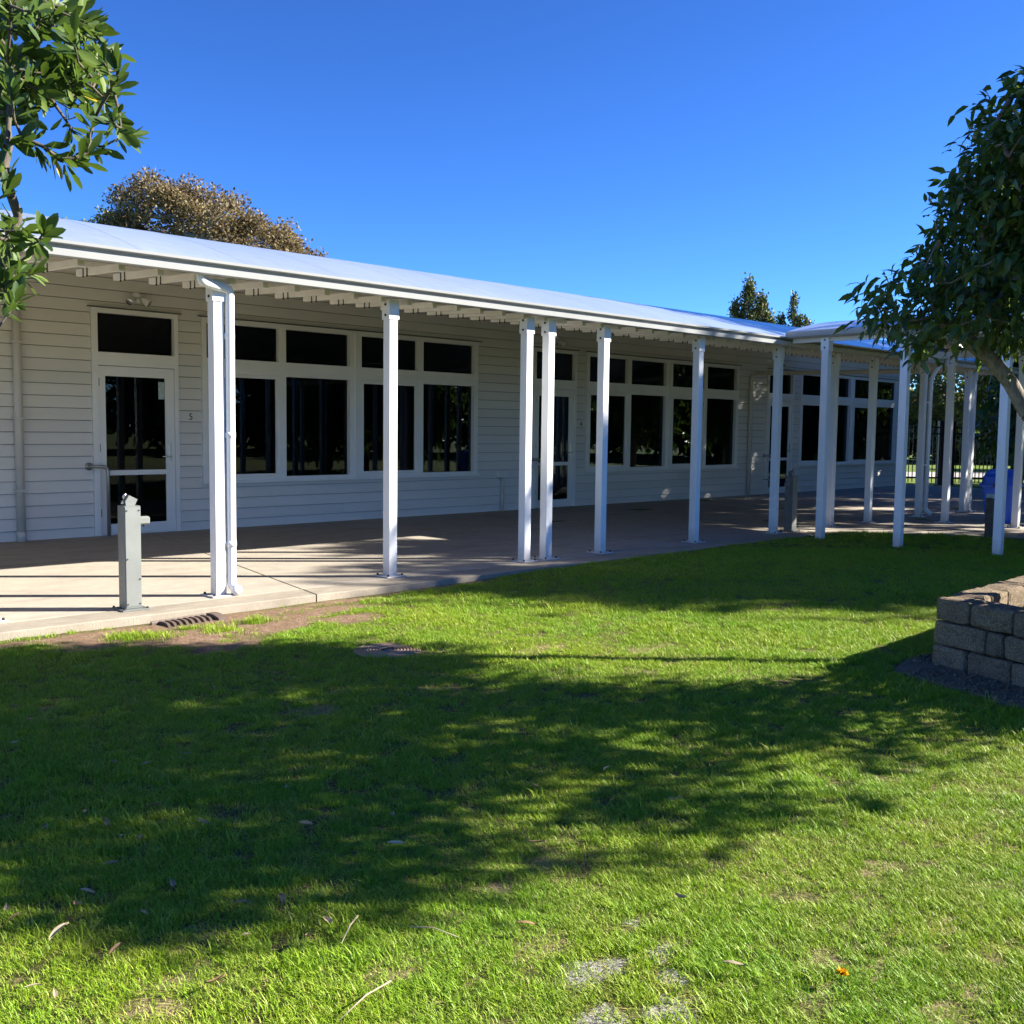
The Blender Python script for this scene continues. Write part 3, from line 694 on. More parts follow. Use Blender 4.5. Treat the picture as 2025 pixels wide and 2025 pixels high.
# ------------------------------------------------------------------ grab rails at the doors
for i, x in enumerate((5.16, 13.17, 20.97)):
    y = YW - .17 if i < 2 else YW - .35
    r_ = empty('grab_rail', (x, YW, 0), ['bent steel grab rail at the nearest door, behind the sunlit fountain', 'steel grab rail at the middle door, half hidden by the paired posts', 'steel hoop rail with low crossbar at the far door'][i], 'handrail', 'steel grab rails beside the doors')
    x += .07; y = YW - .15
    tube('rail', arc_pts([(x, YW - .03, .91), (x + .02, YW - .12, .91), (x + .20, y, .91), (x + .20, y, .0)], .075, 7), .023, 'rail_steel', r_, 14)
    tube('wall_flange', [(x, YW - .028, .91), (x, YW - .042, .91)], .05, 'rail_steel', r_, 16)
    tube('foot_flange', [(x + .20, y, .001), (x + .20, y, .012)], .05, 'rail_steel', r_, 16)
    if i == 2: tube('lower_bar', [(x + .01, YW - .03, .35), (x + .20, y, .35)], .016, 'rail_steel', r_, 10)

# ------------------------------------------------------------------ drain grate and round pit lid
GR = empty('drain_grate', (3.62, 7.33, -.03), 'curved cast iron drain grate set at the paving edge by the bare soil', 'drain grate')
cg = Vector((3.62, 7.335, 0)); ax = Vector((.97, .12, 0)).normalized(); ay = Vector((-.12, .97, 0)).normalized()
def gpt(u, v_, z): return cg + ax * u + ay * v_ + Vector((0, 0, z - .068 + .14 * v_))
def gbar(name, u0, u1, v0, v1, z0, z1, sk=0.0, mat='iron'):
    bm = bmesh.new(); P = []
    N = 5
    prev = None
    for i in range(N + 1):
        t_ = i / N; v_ = v0 + (v1 - v0) * t_; off = sk * (t_ - .5) + .02 * math.sin(t_ * math.pi) * (1 if sk else 0)
        zz = .012 * math.sin(t_ * math.pi)
        cur = [bm.verts.new(gpt(u0 + off, v_, z0 + zz)), bm.verts.new(gpt(u1 + off, v_, z0 + zz)), bm.verts.new(gpt(u1 + off, v_, z1 + zz)), bm.verts.new(gpt(u0 + off, v_, z1 + zz))]
        if prev:
            for k_ in range(4): bm.faces.new((prev[k_], prev[(k_ + 1) % 4], cur[(k_ + 1) % 4], cur[k_]))
        else: bm.faces.new(cur[::-1])
        prev = cur
    bm.faces.new(prev)
    return obj(name, from_bm(bm, name), mat, GR)
for i in range(8): gbar('grate_bar', -.20 + i * .052, -.176 + i * .052, -.105, .105, -.04, .012, .05)
gbar('grate_frame', -.235, .235, -.13, -.107, -.10, .004); gbar('grate_frame', -.235, .235, .107, .13, -.10, .004)
gbar('end_flap', .225, .30, -.09, .08, -.03, .03)
gbar('pit', -.22, .21, -.104, .104, -.16, -.11, 0, 'dark')
TL = empty('pit_lid', (4.19, 5.55, -.06), 'round concrete pit lid with rings sunk in the lawn', 'pit cover')
zl = float(lawn_z(4.19, 5.55)) + .002
bm = bmesh.new()
rp = [(0, zl + .004)]
prof_l = [(.0, zl + .010), (.03, zl + .010), (.032, zl + .004)]
for rr_ in np.arange(.045, .20, .022): prof_l += [(rr_, zl + .004), (rr_ + .004, zl + .009), (rr_ + .010, zl + .009), (rr_ + .014, zl + .004)]
prof_l += [(.225, zl + .006), (.232, zl), (.232, zl - .05)]
n = 40; ring = []
for (rad, zz) in prof_l:
    ring.append([bm.verts.new((4.19 + max(rad, .001) * math.cos(2 * math.pi * k_ / n), 5.55 + max(rad, .001) * math.sin(2 * math.pi * k_ / n), zz)) for k_ in range(n)])
for a_, b_ in zip(ring, ring[1:]):
    for k_ in range(n): bm.faces.new((a_[k_], a_[(k_ + 1) % n], b_[(k_ + 1) % n], b_[k_]))
bm.faces.new(ring[0]); obj('lid', from_bm(bm, 'lid'), 'lid', TL)
tube('lift_slot', [(4.14, 5.55, zl + .0105), (4.24, 5.55, zl + .0105)], .008, 'dark', TL, 8)

# ------------------------------------------------------------------ block planter
PL = empty('block_planter', (7.6, 1.6, 0), 'low planter wall of rough grey-brown concrete blocks around the right tree', 'planter')
zb = -.045; CH = .152
def blk(cx, cy, L_, D_, ang, z, bev=.016, name='block', hh=CH - .005):
    bm = bmesh.new(); bm_box(bm, -L_ / 2, L_ / 2, -D_ / 2, D_ / 2, 0, hh)
    bmesh.ops.subdivide_edges(bm, edges=list(bm.edges), cuts=2, use_grid_fill=True)
    bmesh.ops.bevel(bm, geom=[e for e in bm.edges if len(e.link_faces) == 2 and e.calc_face_angle() > 1], offset=bev, segments=2, affect='EDGES', profile=.55)
    for v_ in bm.verts: v_.co += Vector((random.uniform(-1, 1), random.uniform(-1, 1), random.uniform(-1, 1))) * .0045
    me = from_bm(bm, name, False); o = obj(name, me, 'block', PL)
    o.location = (cx, cy, z); o.rotation_euler.z = ang; return o
def wall_run(p0, d, total, course_lens, inward):
    d = Vector((*d, 0)).normalized(); nrm = Vector((*inward, 0)).normalized()
    ang = math.atan2(d.y, d.x)
    for c, lens in enumerate(course_lens):
        s = 0.0; i = 0
        while s < total:
            L_ = lens[i % len(lens)]
            m_ = Vector((*p0, 0)) + d * (s + L_ / 2) + nrm * (.11 + .010 * c + random.uniform(-.006, .006))
            blk(m_.x, m_.y, L_ - .008, .22, ang + random.uniform(-.012, .012), zb + c * CH, random.uniform(.018, .030))
            s += L_; i += 1
d1 = Vector((-.33, -.944, 0)); P0 = Vector((6.52, 2.82, 0))
n1 = Vector((.944, -.33, 0))
wall_run((P0.x, P0.y), (d1.x, d1.y), 2.0, [[.27, .33, .33], [.40, .13, .33, .30], [.27, .31, .31]], (n1.x, n1.y))
wall_run((P0.x + .235, P0.y + .0), (1, .03), 2.4, [[.31, .31], [.2, .31, .31], [.12, .31, .33]], (0, -1))
wall_run((P0.x + 2.4, P0.y - .25), (.05, -1), 1.9, [[.31], [.25, .31], [.31]], (-1, 0))
wall_run((P0.x - .45, P0.y - 2.05), (1, 0), 3.0, [[.31], [.2, .31], [.31]], (0, 1))
bm = bmesh.new(); bm_prism(bm, [(6.55, 2.6), (5.98, .93), (8.8, .95), (8.8, 2.6)], -.1, .25, 'Z')
for v_ in bm.verts: pass
obj('soil_fill', from_bm(bm, 'soil_fill'), 'subbase', PL)
ft = [(6.17, 2.90), (6.5, 2.98), (6.95, 2.96), (6.9, 2.72), (6.53, 2.70), (5.9, .9), (5.5, .93), (5.72, 1.55), (5.93, 2.15)]
bm = bmesh.new(); bm_prism(bm, ft, -.15, -.034, 'Z'); obj('footing', from_bm(bm, 'footing'), 'concrete_grey', PL)

bm = bmesh.new()                                                   # loose gravel lying on the footing
for i in range(900):
    t_ = random.random(); e0 = Vector((6.53, 2.75, 0)).lerp(Vector((5.9, .9, 0)), t_); off = random.random() ** 1.3 * .38
    if random.random() < .12: e0 = Vector((6.55 + .4 * random.random(), 2.80, 0)); q = e0 + Vector((-.05, random.random() * .16, 0))
    else: q = e0 + Vector((-off, off * .3 * random.random(), 0))
    sz = random.uniform(.005, .014); m_ = bmesh.ops.create_icosphere(bm, subdivisions=1, radius=sz, matrix=Matrix.Translation((q.x, q.y, -.034 + sz * .3)))
    for v_ in m_['verts']: v_.co += Vector((random.uniform(-1, 1), random.uniform(-1, 1), random.uniform(-1, 1))) * sz * .3
gv = obj('gravel', from_bm(bm, 'gravel'), 'block', PL); gv['kind'] = 'stuff'

# ------------------------------------------------------------------ blue bin and timber bollard
BN = empty('litter_bin', (17.75, 6.62, 0), 'blue plastic litter bin with hooded lid behind the walkway posts', 'litter bin')
def ringbox(bm, z, hx, hy, r_=.06, n=4):
    pts = []
    for (sx, sy, a0) in ((1, 1, 0), (-1, 1, 90), (-1, -1, 180), (1, -1, 270)):
        for k_ in range(n + 1):
            a_ = R(a0 + 90 * k_ / n); pts.append(bm.verts.new(((hx - r_) * sx + r_ * math.cos(a_), (hy - r_) * sy + r_ * math.sin(a_), z)))
    return pts
def loft(name, secs, mat, parent):
    bm = bmesh.new(); rings = [ringbox(bm, *s) for s in secs]
    for a_, b_ in zip(rings, rings[1:]):
        for k_ in range(len(a_)): bm.faces.new((a_[k_], a_[(k_ + 1) % len(a_)], b_[(k_ + 1) % len(a_)], b_[k_]))
    bm.faces.new(rings[0][::-1]); bm.faces.new(rings[-1])
    me = from_bm(bm, name); o = obj(name, me, mat); o.parent = parent; return o
loft('bin_body', [(.005, .19, .19), (.05, .20, .20), (.10, .205, .205), (.55, .255, .255), (.60, .262, .262)], 'bin_blue', BN)
loft('bin_rim', [(.595, .285, .285), (.605, .295, .295), (.635, .295, .295), (.645, .285, .285)], 'bin_blue', BN)
loft('bin_hood', [(.646, .265, .265), (.76, .245, .245), (.82, .20, .225, .05), (.88, .10, .18, .04), (.895, .05, .14, .03)], 'bin_blue', BN)
for s in (-1, 1):
    o = obj('bin_latch', me_box('bin_latch', (s * .30 - .02, s * .30 + .02, -.06, .06, .60, .66), .004), 'dark'); o.parent = BN
o = obj('bin_label', me_box('bin_label', (-.236, -.226, -.04, .05, .30, .42)), 'notice'); o.parent = BN
BN.rotation_euler.z = R(8)
BO = empty('timber_bollard', (15.05, 5.75, 0), 'short dark timber bollard with pale top beside the walkway paving', 'bollard')
box('bollard_shaft', 15.0, 15.10, 5.70, 5.80, -.05, .56, 'timber', BO, .006)
box('bollard_cap', 15.0, 15.10, 5.70, 5.80, .5605, .62, 'notice', BO, .006)

# ------------------------------------------------------------------ fence, sign and ground beyond
FB = 30.0
FN = empty('metal_fence', fac(14, FB), 'black metal picket fence behind the end of the building', 'fence')
fa0, fa1 = 10.6, 19.0
fd = fac(1, 0).normalized(); fang = math.atan2(fd.y, fd.x)
me_pk = me_box('picket', (-.011, .011, -.011, .011, .06, 1.72))
me_fp = me_box('fence_post', (-.045, .045, -.045, .045, -.1, 1.82), .005)
me_gp = me_box('gate_post', (-.09, .09, -.09, .09, -.1, 1.86), .005)
me_rl = me_box('rail', (0, fa1 - fa0, -.018, .018, -.02, .02))
def fplace(nm, me_, a, z=0, off=0):
    o = obj(nm, me_, 'fence_black', FN); o.rotation_euler.z = fang; o.location = fac(a, FB + off, z); return o
for z in (.20, 1.48, 1.66): fplace('rail', me_rl, fa0, z)
a = fa0 + .06
while a < fa1:
    fplace('picket', me_pk, a, 0, -.0295); a += .115
for a in (10.65, 15.9, 18.4): fplace('fence_post', me_fp, a, 0, .05)
for a in (12.55, 12.85): fplace('gate_post', me_gp, a, 0, .09)
SG = empty('fence_sign', fac(14.02, FB - .06, 1.42), 'small white notice with dark figures fixed to the black fence', 'sign')
so_ = obj('sign_panel', me_box('sign_panel', (-.17, .17, -.006, .006, -.22, .22), .004), 'sign_white', SG); so_.location = fac(14.02, FB - .06, 1.42); so_.rotation_euler.z = fang
bm = bmesh.new()
for bx in ((-.12, .12, .09, .15), (-.12, -.02, .0, .07), (.02, .12, -.02, .06), (-.12, .1, -.09, -.06), (-.12, .06, -.16, -.13)): bm_box(bm, bx[0], bx[1], -.0085, -.0065, bx[2], bx[3])
so_ = obj('sign_print', from_bm(bm, 'sign_print'), 'black_print', SG); so_.location = fac(14.02, FB - .06, 1.42); so_.rotation_euler.z = fang
def quad_sheet(name, pts, z, mat, label):
    bm = bmesh.new(); bm.faces.new([bm.verts.new((p.x, p.y, z)) for p in pts]); o = obj(name, from_bm(bm, name), mat)
    o.data.polygons[0].flip() if o.data.polygons[0].normal.z < 0 else None
    return tag(o, label, None, None, 'structure')
quad_sheet('footpath', [fac(4, 34), fac(60, 34), fac(60, 39.5), fac(4, 39.5)], .012, 'path', 'pale footpath beyond the fence')

# ------------------------------------------------------------------ trees
LEAF_A = (np.array([[0, 0, 0], [-.09, .28, .02], [0, .28, -.015], [.09, .28, .02], [-.17, .62, .03], [0, .62, -.01], [.17, .62, .03], [-.10, .88, .015], [0, .9, -.01], [.10, .88, .015], [0, 1, -.02]]),
          [(0, 2, 1, 1), (0, 3, 2, 2), (1, 2, 5, 4), (2, 3, 6, 5), (4, 5, 8, 7), (5, 6, 9, 8), (7, 8, 10, 10), (8, 9, 10, 10)])
LEAF_B = (np.array([[0, 0, 0], [-.19, .30, .03], [0, .32, -.01], [.19, .30, .03], [-.16, .66, -.10], [0, .66, -.14], [.16, .66, -.10], [0, 1.0, -.36]]),
          [(0, 2, 1, 1), (0, 3, 2, 2), (1, 2, 5, 4), (2, 3, 6, 5), (4, 5, 7, 7), (5, 6, 7, 7)])
LEAF_Q = (np.array([[0, 0, 0], [-.32, .45, .06], [0, 1, 0], [.32, .45, .06]]), [(0, 3, 2, 1)])
def tri(tmpl):
    out = []
    for f in tmpl[1]:
        f = list(dict.fromkeys(f)); out.append((f[0], f[1], f[2]))
        if len(f) == 4: out.append((f[0], f[2], f[3]))
    return tmpl[0], np.array(out)
def norm(v_): return v_ / np.maximum(np.linalg.norm(v_, axis=-1, keepdims=True), 1e-9)
def leaf_frames(dirs, tilt=None):
    y = norm(dirs); up = np.tile(np.array([0, 0, 1.0]), (len(y), 1)) + rng.normal(0, .45, (len(y), 3)) if tilt is None else tilt
    x = norm(np.cross(y, up)); z = np.cross(x, y); return np.stack([x, y, z], -1)      # columns
def leaves_mesh(name, pos, dirs, size, tmpl, tilt=None):
    tv, tf = tri(tmpl); fr = leaf_frames(dirs, tilt)
    V = np.einsum('nij,kj->nki', fr, tv) * size[:, None, None] + pos[:, None, :]
    F = tf[None] + (np.arange(len(pos)) * len(tv))[:, None, None]
    at = np.repeat(rng.random(len(pos)), len(tv))
    return mesh_np(name, V.reshape(-1, 3), F.reshape(-1, 3), at)
def skeleton(root_pts, clumps, r_base, r_tip):
    """grow twigs: each clump joins the nearest node already in the tree; radii grow with what they carry"""
    nodes = [np.array(p, float) for p in root_pts]; par = [-1] + list(range(len(root_pts) - 1))
    todo = sorted(range(len(clumps)), key=lambda i: np.linalg.norm(clumps[i] - nodes[-1]))
    for i in todo:
        c = clumps[i]; arr = np.array(nodes); k_ = int(np.argmin(np.linalg.norm(arr - c, axis=1) + 0.15 * np.maximum(arr[:, 2] - c[2], 0)))
        a_ = nodes[k_]; mid_ = (a_ + c) / 2 + rng.normal(0, .06, 3) * np.linalg.norm(c - a_) + np.array([0, 0, -.05 * np.linalg.norm(c - a_)])
        nodes.append(mid_); par.append(k_); nodes.append(c.copy()); par.append(len(nodes) - 2)
    load = np.ones(len(nodes))
    for i in range(len(nodes) - 1, 0, -1): load[par[i]] += load[i]
    rad = r_tip + (r_base - r_tip) * np.sqrt(load / load[0])
    return nodes, par, rad
def skel_mesh(name, nodes, par, rad, seg=6):
    bm = bmesh.new()
    for i in range(1, len(nodes)):
        a_, b_ = Vector(nodes[par[i]]), Vector(nodes[i])
        if (b_ - a_).length < 1e-4: continue
        bm_tube(bm, [a_, b_], [float(min(rad[par[i]], rad[i] * 1.6)), float(rad[i])], seg, False)
    return from_bm(bm, name, True)
def sample_blobs(blobs, n, shell=.55):
    vol = np.array([b[1][0] * b[1][1] * b[1][2] for b in blobs]); pick = rng.choice(len(blobs), n, p=vol / vol.sum())
    d = norm(rng.normal(size=(n, 3))); r_ = (shell + (1 - shell) * rng.random(n)) if shell else rng.random(n) ** (1 / 3)
    c = np.array([b[0] for b in blobs])[pick]; rd = np.array([b[1] for b in blobs])[pick]
    return c + d * rd * r_[:, None]
def tree(name, label, cat, root_pts, blobs, nclump, per, leaf, size, mat, cr, barkmat='bark', r_base=.2, r_tip=.012, group=None, shell=.5, droop=0.0, indiv=0, seg=6, frame=None, keep=None):
    b0 = Vector(root_pts[0]); T = empty(name, b0, label, cat, group)
    cl = sample_blobs(blobs, nclump, shell)
    if keep is not None: cl = cl[keep(cl)]
    nodes, par, rad = skeleton(root_pts, cl, r_base, r_tip)
    obj('trunk', skel_mesh('trunk', nodes, par, rad, seg), barkmat, T)
    pos = np.repeat(cl, per, axis=0) + norm(rng.normal(0, 1, (len(cl) * per, 3))) * (rng.random((len(cl) * per, 1)) ** .45) * 1.75 * np.array(cr if isinstance(cr, tuple) else (cr, cr, cr * .8))
    if keep is not None: pos = pos[keep(pos)]
    cen = np.array([b[0] for b in blobs]).mean(0)
    dirs = norm(pos - cen) * .6 + rng.normal(0, .7, pos.shape); dirs[:, 2] -= droop
    sz = size * rng.uniform(.65, 1.2, len(pos))
    sel = np.zeros(len(pos), bool)
    if indiv:
        cp = np.array([0, 0, H_CAM]); v_ = pos - cp
        depth = v_ @ np.array(fwd); xx = (v_ @ np.array(rr)) / depth; yy = (v_ @ np.array(uu)) / depth
        inside = (np.abs(xx) < .5) & (np.abs(yy) < .5) & (depth > 0)
        order = np.argsort(np.where(inside, depth, 1e9))[:indiv]; sel[order] = inside[order]
        tv, tf = tri(leaf); fr = leaf_frames(dirs[sel]); me = mesh_np('leaf', tv, tf); me.materials.append(M[mat])
        for p_, f_, s_ in zip(pos[sel], fr, sz[sel]):
            o = bpy.data.objects.new('leaf', me); COL.objects.link(o); o.parent = T; o.matrix_parent_inverse = Matrix.Translation(-b0)
            m_ = Matrix([[*(f_[r_] * s_), p_[r_]] for r_ in range(3)] + [[0, 0, 0, 1]]); o.matrix_basis = m_
    c = obj('crown', leaves_mesh('crown', pos[~sel], dirs[~sel], sz[~sel], leaf), mat, T); c['kind'] = 'stuff'
    return T
def cb(a, b, z, ra, rb, rz):      # blob given in metres right / ahead of the camera
    p = fac(a, b, z); r_ = (ra + rb) / 2; return ((p.x, p.y, z), (r_ if abs(ra - rb) < .3 else (ra * .7 + rb * .3), r_ if abs(ra - rb) < .3 else (ra * .3 + rb * .7), rz))

# foreground tree at the left edge: rosettes of glossy leaves on twigs
def px2w(px, py, b):              # a place b metres ahead, given by its bearing
    d = fwd + rr * ((px - 1012.5) / 2025) - uu * ((py - 1012.5) / 2025)
    ahead = fac(0, 1); k_ = b / d.dot(ahead); return np.array(Vector((0, 0, H_CAM)) + d * k_)
ros = [(440, 60), (530, 220), (620, 290), (640, 385), (615, 475), (590, 560), (610, 650), (715, 735), (560, 800), (420, 900), (345, 870), (240, 800), (120, 750), (30, 650), (300, 140), (200, 230), (100, 100), (350, 420),
       (450, 330), (130, 430), (40, 330), (60, 520), (330, 40), (210, 60), (60, 30), (500, 420), (520, 640), (400, 720), (300, 310), (230, 400), (480, 130), (400, 210), (560, 330), (30, 800), (20, 920), (660, 700), (480, 830),
       (30, 1060), (100, 1180), (235, 1275), (180, 1340), (120, 1420), (60, 1350), (20, 1440), (195, 1490), (40, 1620), (100, 1640), (20, 1560), (30, 1250), (250, 1330), (140, 1260), (80, 1500)]
RS = []
for (x_, y_) in ros: RS.append(px2w(x_ * .3623, y_ * .3623, 3.0 + rng.uniform(-.25, .3)))
for i in range(88):
    x_, y_ = rng.uniform(-40, 560), rng.uniform(-60, 620)
    if x_ > 300 and y_ < 60: x_ -= 200
    if 150 < x_ < 300 and 560 < y_ < 660: continue
    RS.append(px2w(x_ * .3623, y_ * .3623, 3.25 + rng.uniform(-.3, .5)))
for i in range(60):
    RS.append(px2w(-rng.uniform(20, 420), rng.uniform(-350, 700), 3.1 + rng.uniform(-.5, .9)))
RS = np.array(RS)
LT_base = fac(-2.55, 3.1, float(lawn_z(0, 4)))
lt_root = [tuple(LT_base), tuple(fac(-2.5, 3.12, 1.0)), tuple(fac(-2.35, 3.12, 1.7)), tuple(fac(-2.05, 3.1, 2.05))]
LT = empty('broadleaf_tree', LT_base, 'glossy-leaved evergreen branches hanging in at the top left, close to the camera', 'tree')
nodes, par, rad = skeleton(lt_root, RS, .019, .0020)
obj('trunk', skel_mesh('trunk', nodes, par, rad, 7), 'bark_dark', LT)
lp, ld, ltl = [], [], []
ndict = {tuple(np.round(n_, 5)): i for i, n_ in enumerate(nodes)}
for c in RS:
    i = ndict.get(tuple(np.round(c, 5))); d = norm(c - nodes[par[i]]) if i is not None else np.array([0, 0, 1.0])
    d = norm(d + np.array([0, 0, .25]) + rng.normal(0, .2, 3))
    m_ = int(rng.integers(9, 15))
    for k_ in range(m_):
        t_ = rng.random(); rad_d = norm(np.cross(d, rng.normal(size=3)))
        dd = d * (1.05 - .9 * t_) + rad_d * (.45 + .75 * t_)
        lp.append(c - d * .055 * t_); ld.append(dd); ltl.append(d + rng.normal(0, .25, 3))
lp, ld, ltl = np.array(lp), np.array(ld), np.array(ltl); ls = .071 * rng.uniform(.55, 1.2, len(lp))
v_ = lp - np.array([0, 0, H_CAM]); depth = v_ @ np.array(fwd)
ins = (np.abs((v_ @ np.array(rr)) / depth) < .5) & (np.abs((v_ @ np.array(uu)) / depth) < .5)
order = np.argsort(np.where(ins, depth, 1e9))[:300]; sel = np.zeros(len(lp), bool); sel[order] = ins[order]
tv, tf = tri(LEAF_A); me = mesh_np('leaf', tv, tf); me.materials.append(M['leaf_left'])
for p_, f_, s_ in zip(lp[sel], leaf_frames(ld[sel], ltl[sel]), ls[sel]):
    o = bpy.data.objects.new('leaf', me); COL.objects.link(o); o.parent = LT; o.matrix_parent_inverse = Matrix.Translation(-LT_base)
    o.matrix_basis = Matrix([[*(f_[r_] * s_), p_[r_]] for r_ in range(3)] + [[0, 0, 0, 1]])
c = obj('crown', leaves_mesh('crown', lp[~sel], ld[~sel], ls[~sel], LEAF_A, ltl[~sel]), 'leaf_left', LT); c['kind'] = 'stuff'

# planter tree at the right edge; its crown reaches over the lawn outside the picture and shades it
tA = [(7.95, 1.55, .2), (7.80, 1.85, .8), (7.52, 2.35, 1.30), (7.36, 2.60, 1.60), (7.29, 2.69, 1.80), (7.20, 2.78, 1.95), (6.95, 3.05, 2.25)]
blA = [cb(2.75, 6.95, 2.25, .6, .5, .32), cb(3.3, 6.9, 2.55, .85, .55, .55), cb(3.55, 6.85, 3.15, .85, .6, .7), cb(3.75, 6.8, 3.75, .8, .6, .75), cb(4.1, 6.6, 4.3, .75, .6, .6),
       cb(4.75, 5.3, 2.5, 1.3, 1.05, .75), cb(4.8, 4.75, 3.3, 1.35, 1.3, .9), cb(5.1, 4.3, 4.2, 1.35, 1.3, .8), cb(5.0, 5.6, 4.5, 1.3, 1.2, .8), cb(4.6, 6.2, 2.9, 1.0, .9, .8), cb(4.7, 6.1, 3.7, 1.0, .9, .8)]
def keepA(P):                    # the crown's own left outline
    v_ = P - np.array([0, 0, H_CAM]); d_ = v_ @ np.array(fwd); xx = (v_ @ np.array(rr)) / d_; yy = (v_ @ np.array(uu)) / d_
    lim = np.interp(yy, [.135, .1425, .162, .174, .196, .22, .236, .2405, .259, .284, .328, .345, .368, .399, .412, .432, .446, .5], [.6, .40, .368, .342, .327, .338, .345, .385, .405, .400, .42, .45, .451, .455, .485, .489, .6, .6])
    return (xx > lim + rng.normal(0, .010, len(xx))) | (xx > .53)
tree('planter_tree', 'dark-leaved tree with pale leaning trunk over the block planter at right', 'tree', tA, blA[:5] * 3 + blA[5:], 1050, 38, LEAF_B, .102, 'leaf_right', .135, 'bark', .052, .004, None, 0, .15, 300, 8, None, keepA)

tree('planter_shrub', 'leafy shrub filling the block planter beside the tree', 'shrub', [(8.2, 1.35, .2), (8.2, 1.35, .6)], [cb(4.6, 5.75, 1.6, .8, .5, .65), cb(4.35, 6.0, .95, .75, .5, .55)], 90, 50, LEAF_B, .10, 'leaf_hedge', .14, 'bark_dark', .03, .004, None, 0, .2)
# trees standing to the right of the picture; their shade falls on the lawn, veranda and roof
SHADE = [(18.0, 9.9, 6.3, 1.9, 'nearest'), (18.5, 12.6, 6.6, 1.8, 'second'), (19.0, 16.9, 9.6, 2.8, 'third'), (20, 20.4, 10.0, 2.6, 'fourth'), (21, 23.8, 9.5, 2.6, 'fifth'), (22, 27.8, 9.0, 2.9, 'sixth'), (16.5, 25.8, 6.0, 2.0, 'lowest')]
for (p_, q_, hz, rad_, nm) in SHADE:
    u_ = TOSUN.xy.normalized(); base = Vector((p_ * u_.x - q_ * u_.y * 1, p_ * u_.y + q_ * u_.x, 0)) if False else Vector((p_ * u_.x + q_ * (-u_.y), p_ * u_.y + q_ * u_.x, 0))
    z_ = float(lawn_z(base.x, base.y))
    tree('shade_tree', '%s of the shade trees standing right of the lawn' % nm, 'tree', [(base.x, base.y, z_), (base.x + .1, base.y, hz * .3), (base.x, base.y + .1, hz * .55)],
         [((base.x, base.y, hz), (rad_, rad_, hz * .55)), ((base.x - .3, base.y + .2, hz * 1.3), (rad_ * .7, rad_ * .7, hz * .28)), ((base.x, base.y, hz * .36), (rad_ * .85, rad_ * .85, hz * .3))], 380, 50, LEAF_B, .33, 'leaf_right', .42, 'bark', .17, .015, 'shade trees right of the picture', .3, .2)

# the tree line that closes the school field on its sunny side
for i in range(8):
    an = R(-62 + i * 9.0); d_ = 44 + 3 * math.sin(i * 2.1); p = Vector((8 + d_ * math.cos(an), 6 + d_ * math.sin(an), 0)); hz = 5.2 + 1.2 * math.sin(i * 1.7)
    tree('field_tree', ['first', 'second', 'third', 'fourth', 'fifth', 'sixth', 'seventh', 'last'][i] + ' tree of the line closing the field, counted from the near end', 'tree', [(p.x, p.y, -.1), (p.x, p.y, 2), (p.x, p.y, 3.5)],
         [((p.x, p.y, hz), (4.2, 4.2, 4.2)), ((p.x, p.y, 2.2), (4.0, 4.0, 2.0))], 220, 50, LEAF_Q, .62, ['leaf_olive', 'leaf_hedge', 'leaf_right'][i % 3], .75, 'bark', .25, .03, 'tree line closing the field', .45)
# behind the building
bt = fac(-11.0, 36.5)
tree('bronze_tree', 'broad bronze-brown tree rising behind the canopy roof at left', 'tree', [(bt.x, bt.y, 0), (bt.x, bt.y, 3), (bt.x, bt.y, 5.4)],
     [cb(-12.2, 36.5, 8.2, 1.9, 1.9, 1.9), cb(-10.5, 36.3, 8.1, 1.6, 1.6, 1.6), cb(-9.1, 36.5, 7.3, 1.7, 1.7, 1.5), cb(-13.7, 36.5, 7.7, 1.2, 1.2, 1.2), cb(-7.8, 36.5, 6.7, 1.3, 1.3, 1.2), cb(-6.7, 36.5, 6.3, 1.0, 1.0, .9), cb(-12.6, 36.2, 9.3, .9, .9, .7)], 300, 170, LEAF_Q, .125, 'leaf_brown', .30, 'bark', .3, .035, None, .7)
tree('olive_tree', 'small olive-green tree beside the bronze tree above the roof', 'tree', [tuple(fac(-14.2, 37.5, 0)), tuple(fac(-14.2, 37.5, 3.5))],
     [cb(-15.3, 37.5, 7.8, 1.2, 1.2, 1.3), cb(-14.3, 37.2, 7.7, 1.2, 1.2, 1.2)], 130, 80, LEAF_Q, .13, 'leaf_olive', .25, 'bark', .2, .03, None, .5)
tree('olive_tree', 'greenish lower shoulder of foliage right of the bronze tree behind the roof', 'tree', [tuple(fac(-7.2, 35.5, 0)), tuple(fac(-7.2, 35.5, 3.2))],
     [cb(-7.4, 35.5, 6.3, 1.3, 1.3, 1.1), cb(-6.1, 35.5, 6.0, 1.0, 1.0, 1.0)], 130, 80, LEAF_Q, .13, 'leaf_brown', .25, 'bark', .2, .03, None, .5)
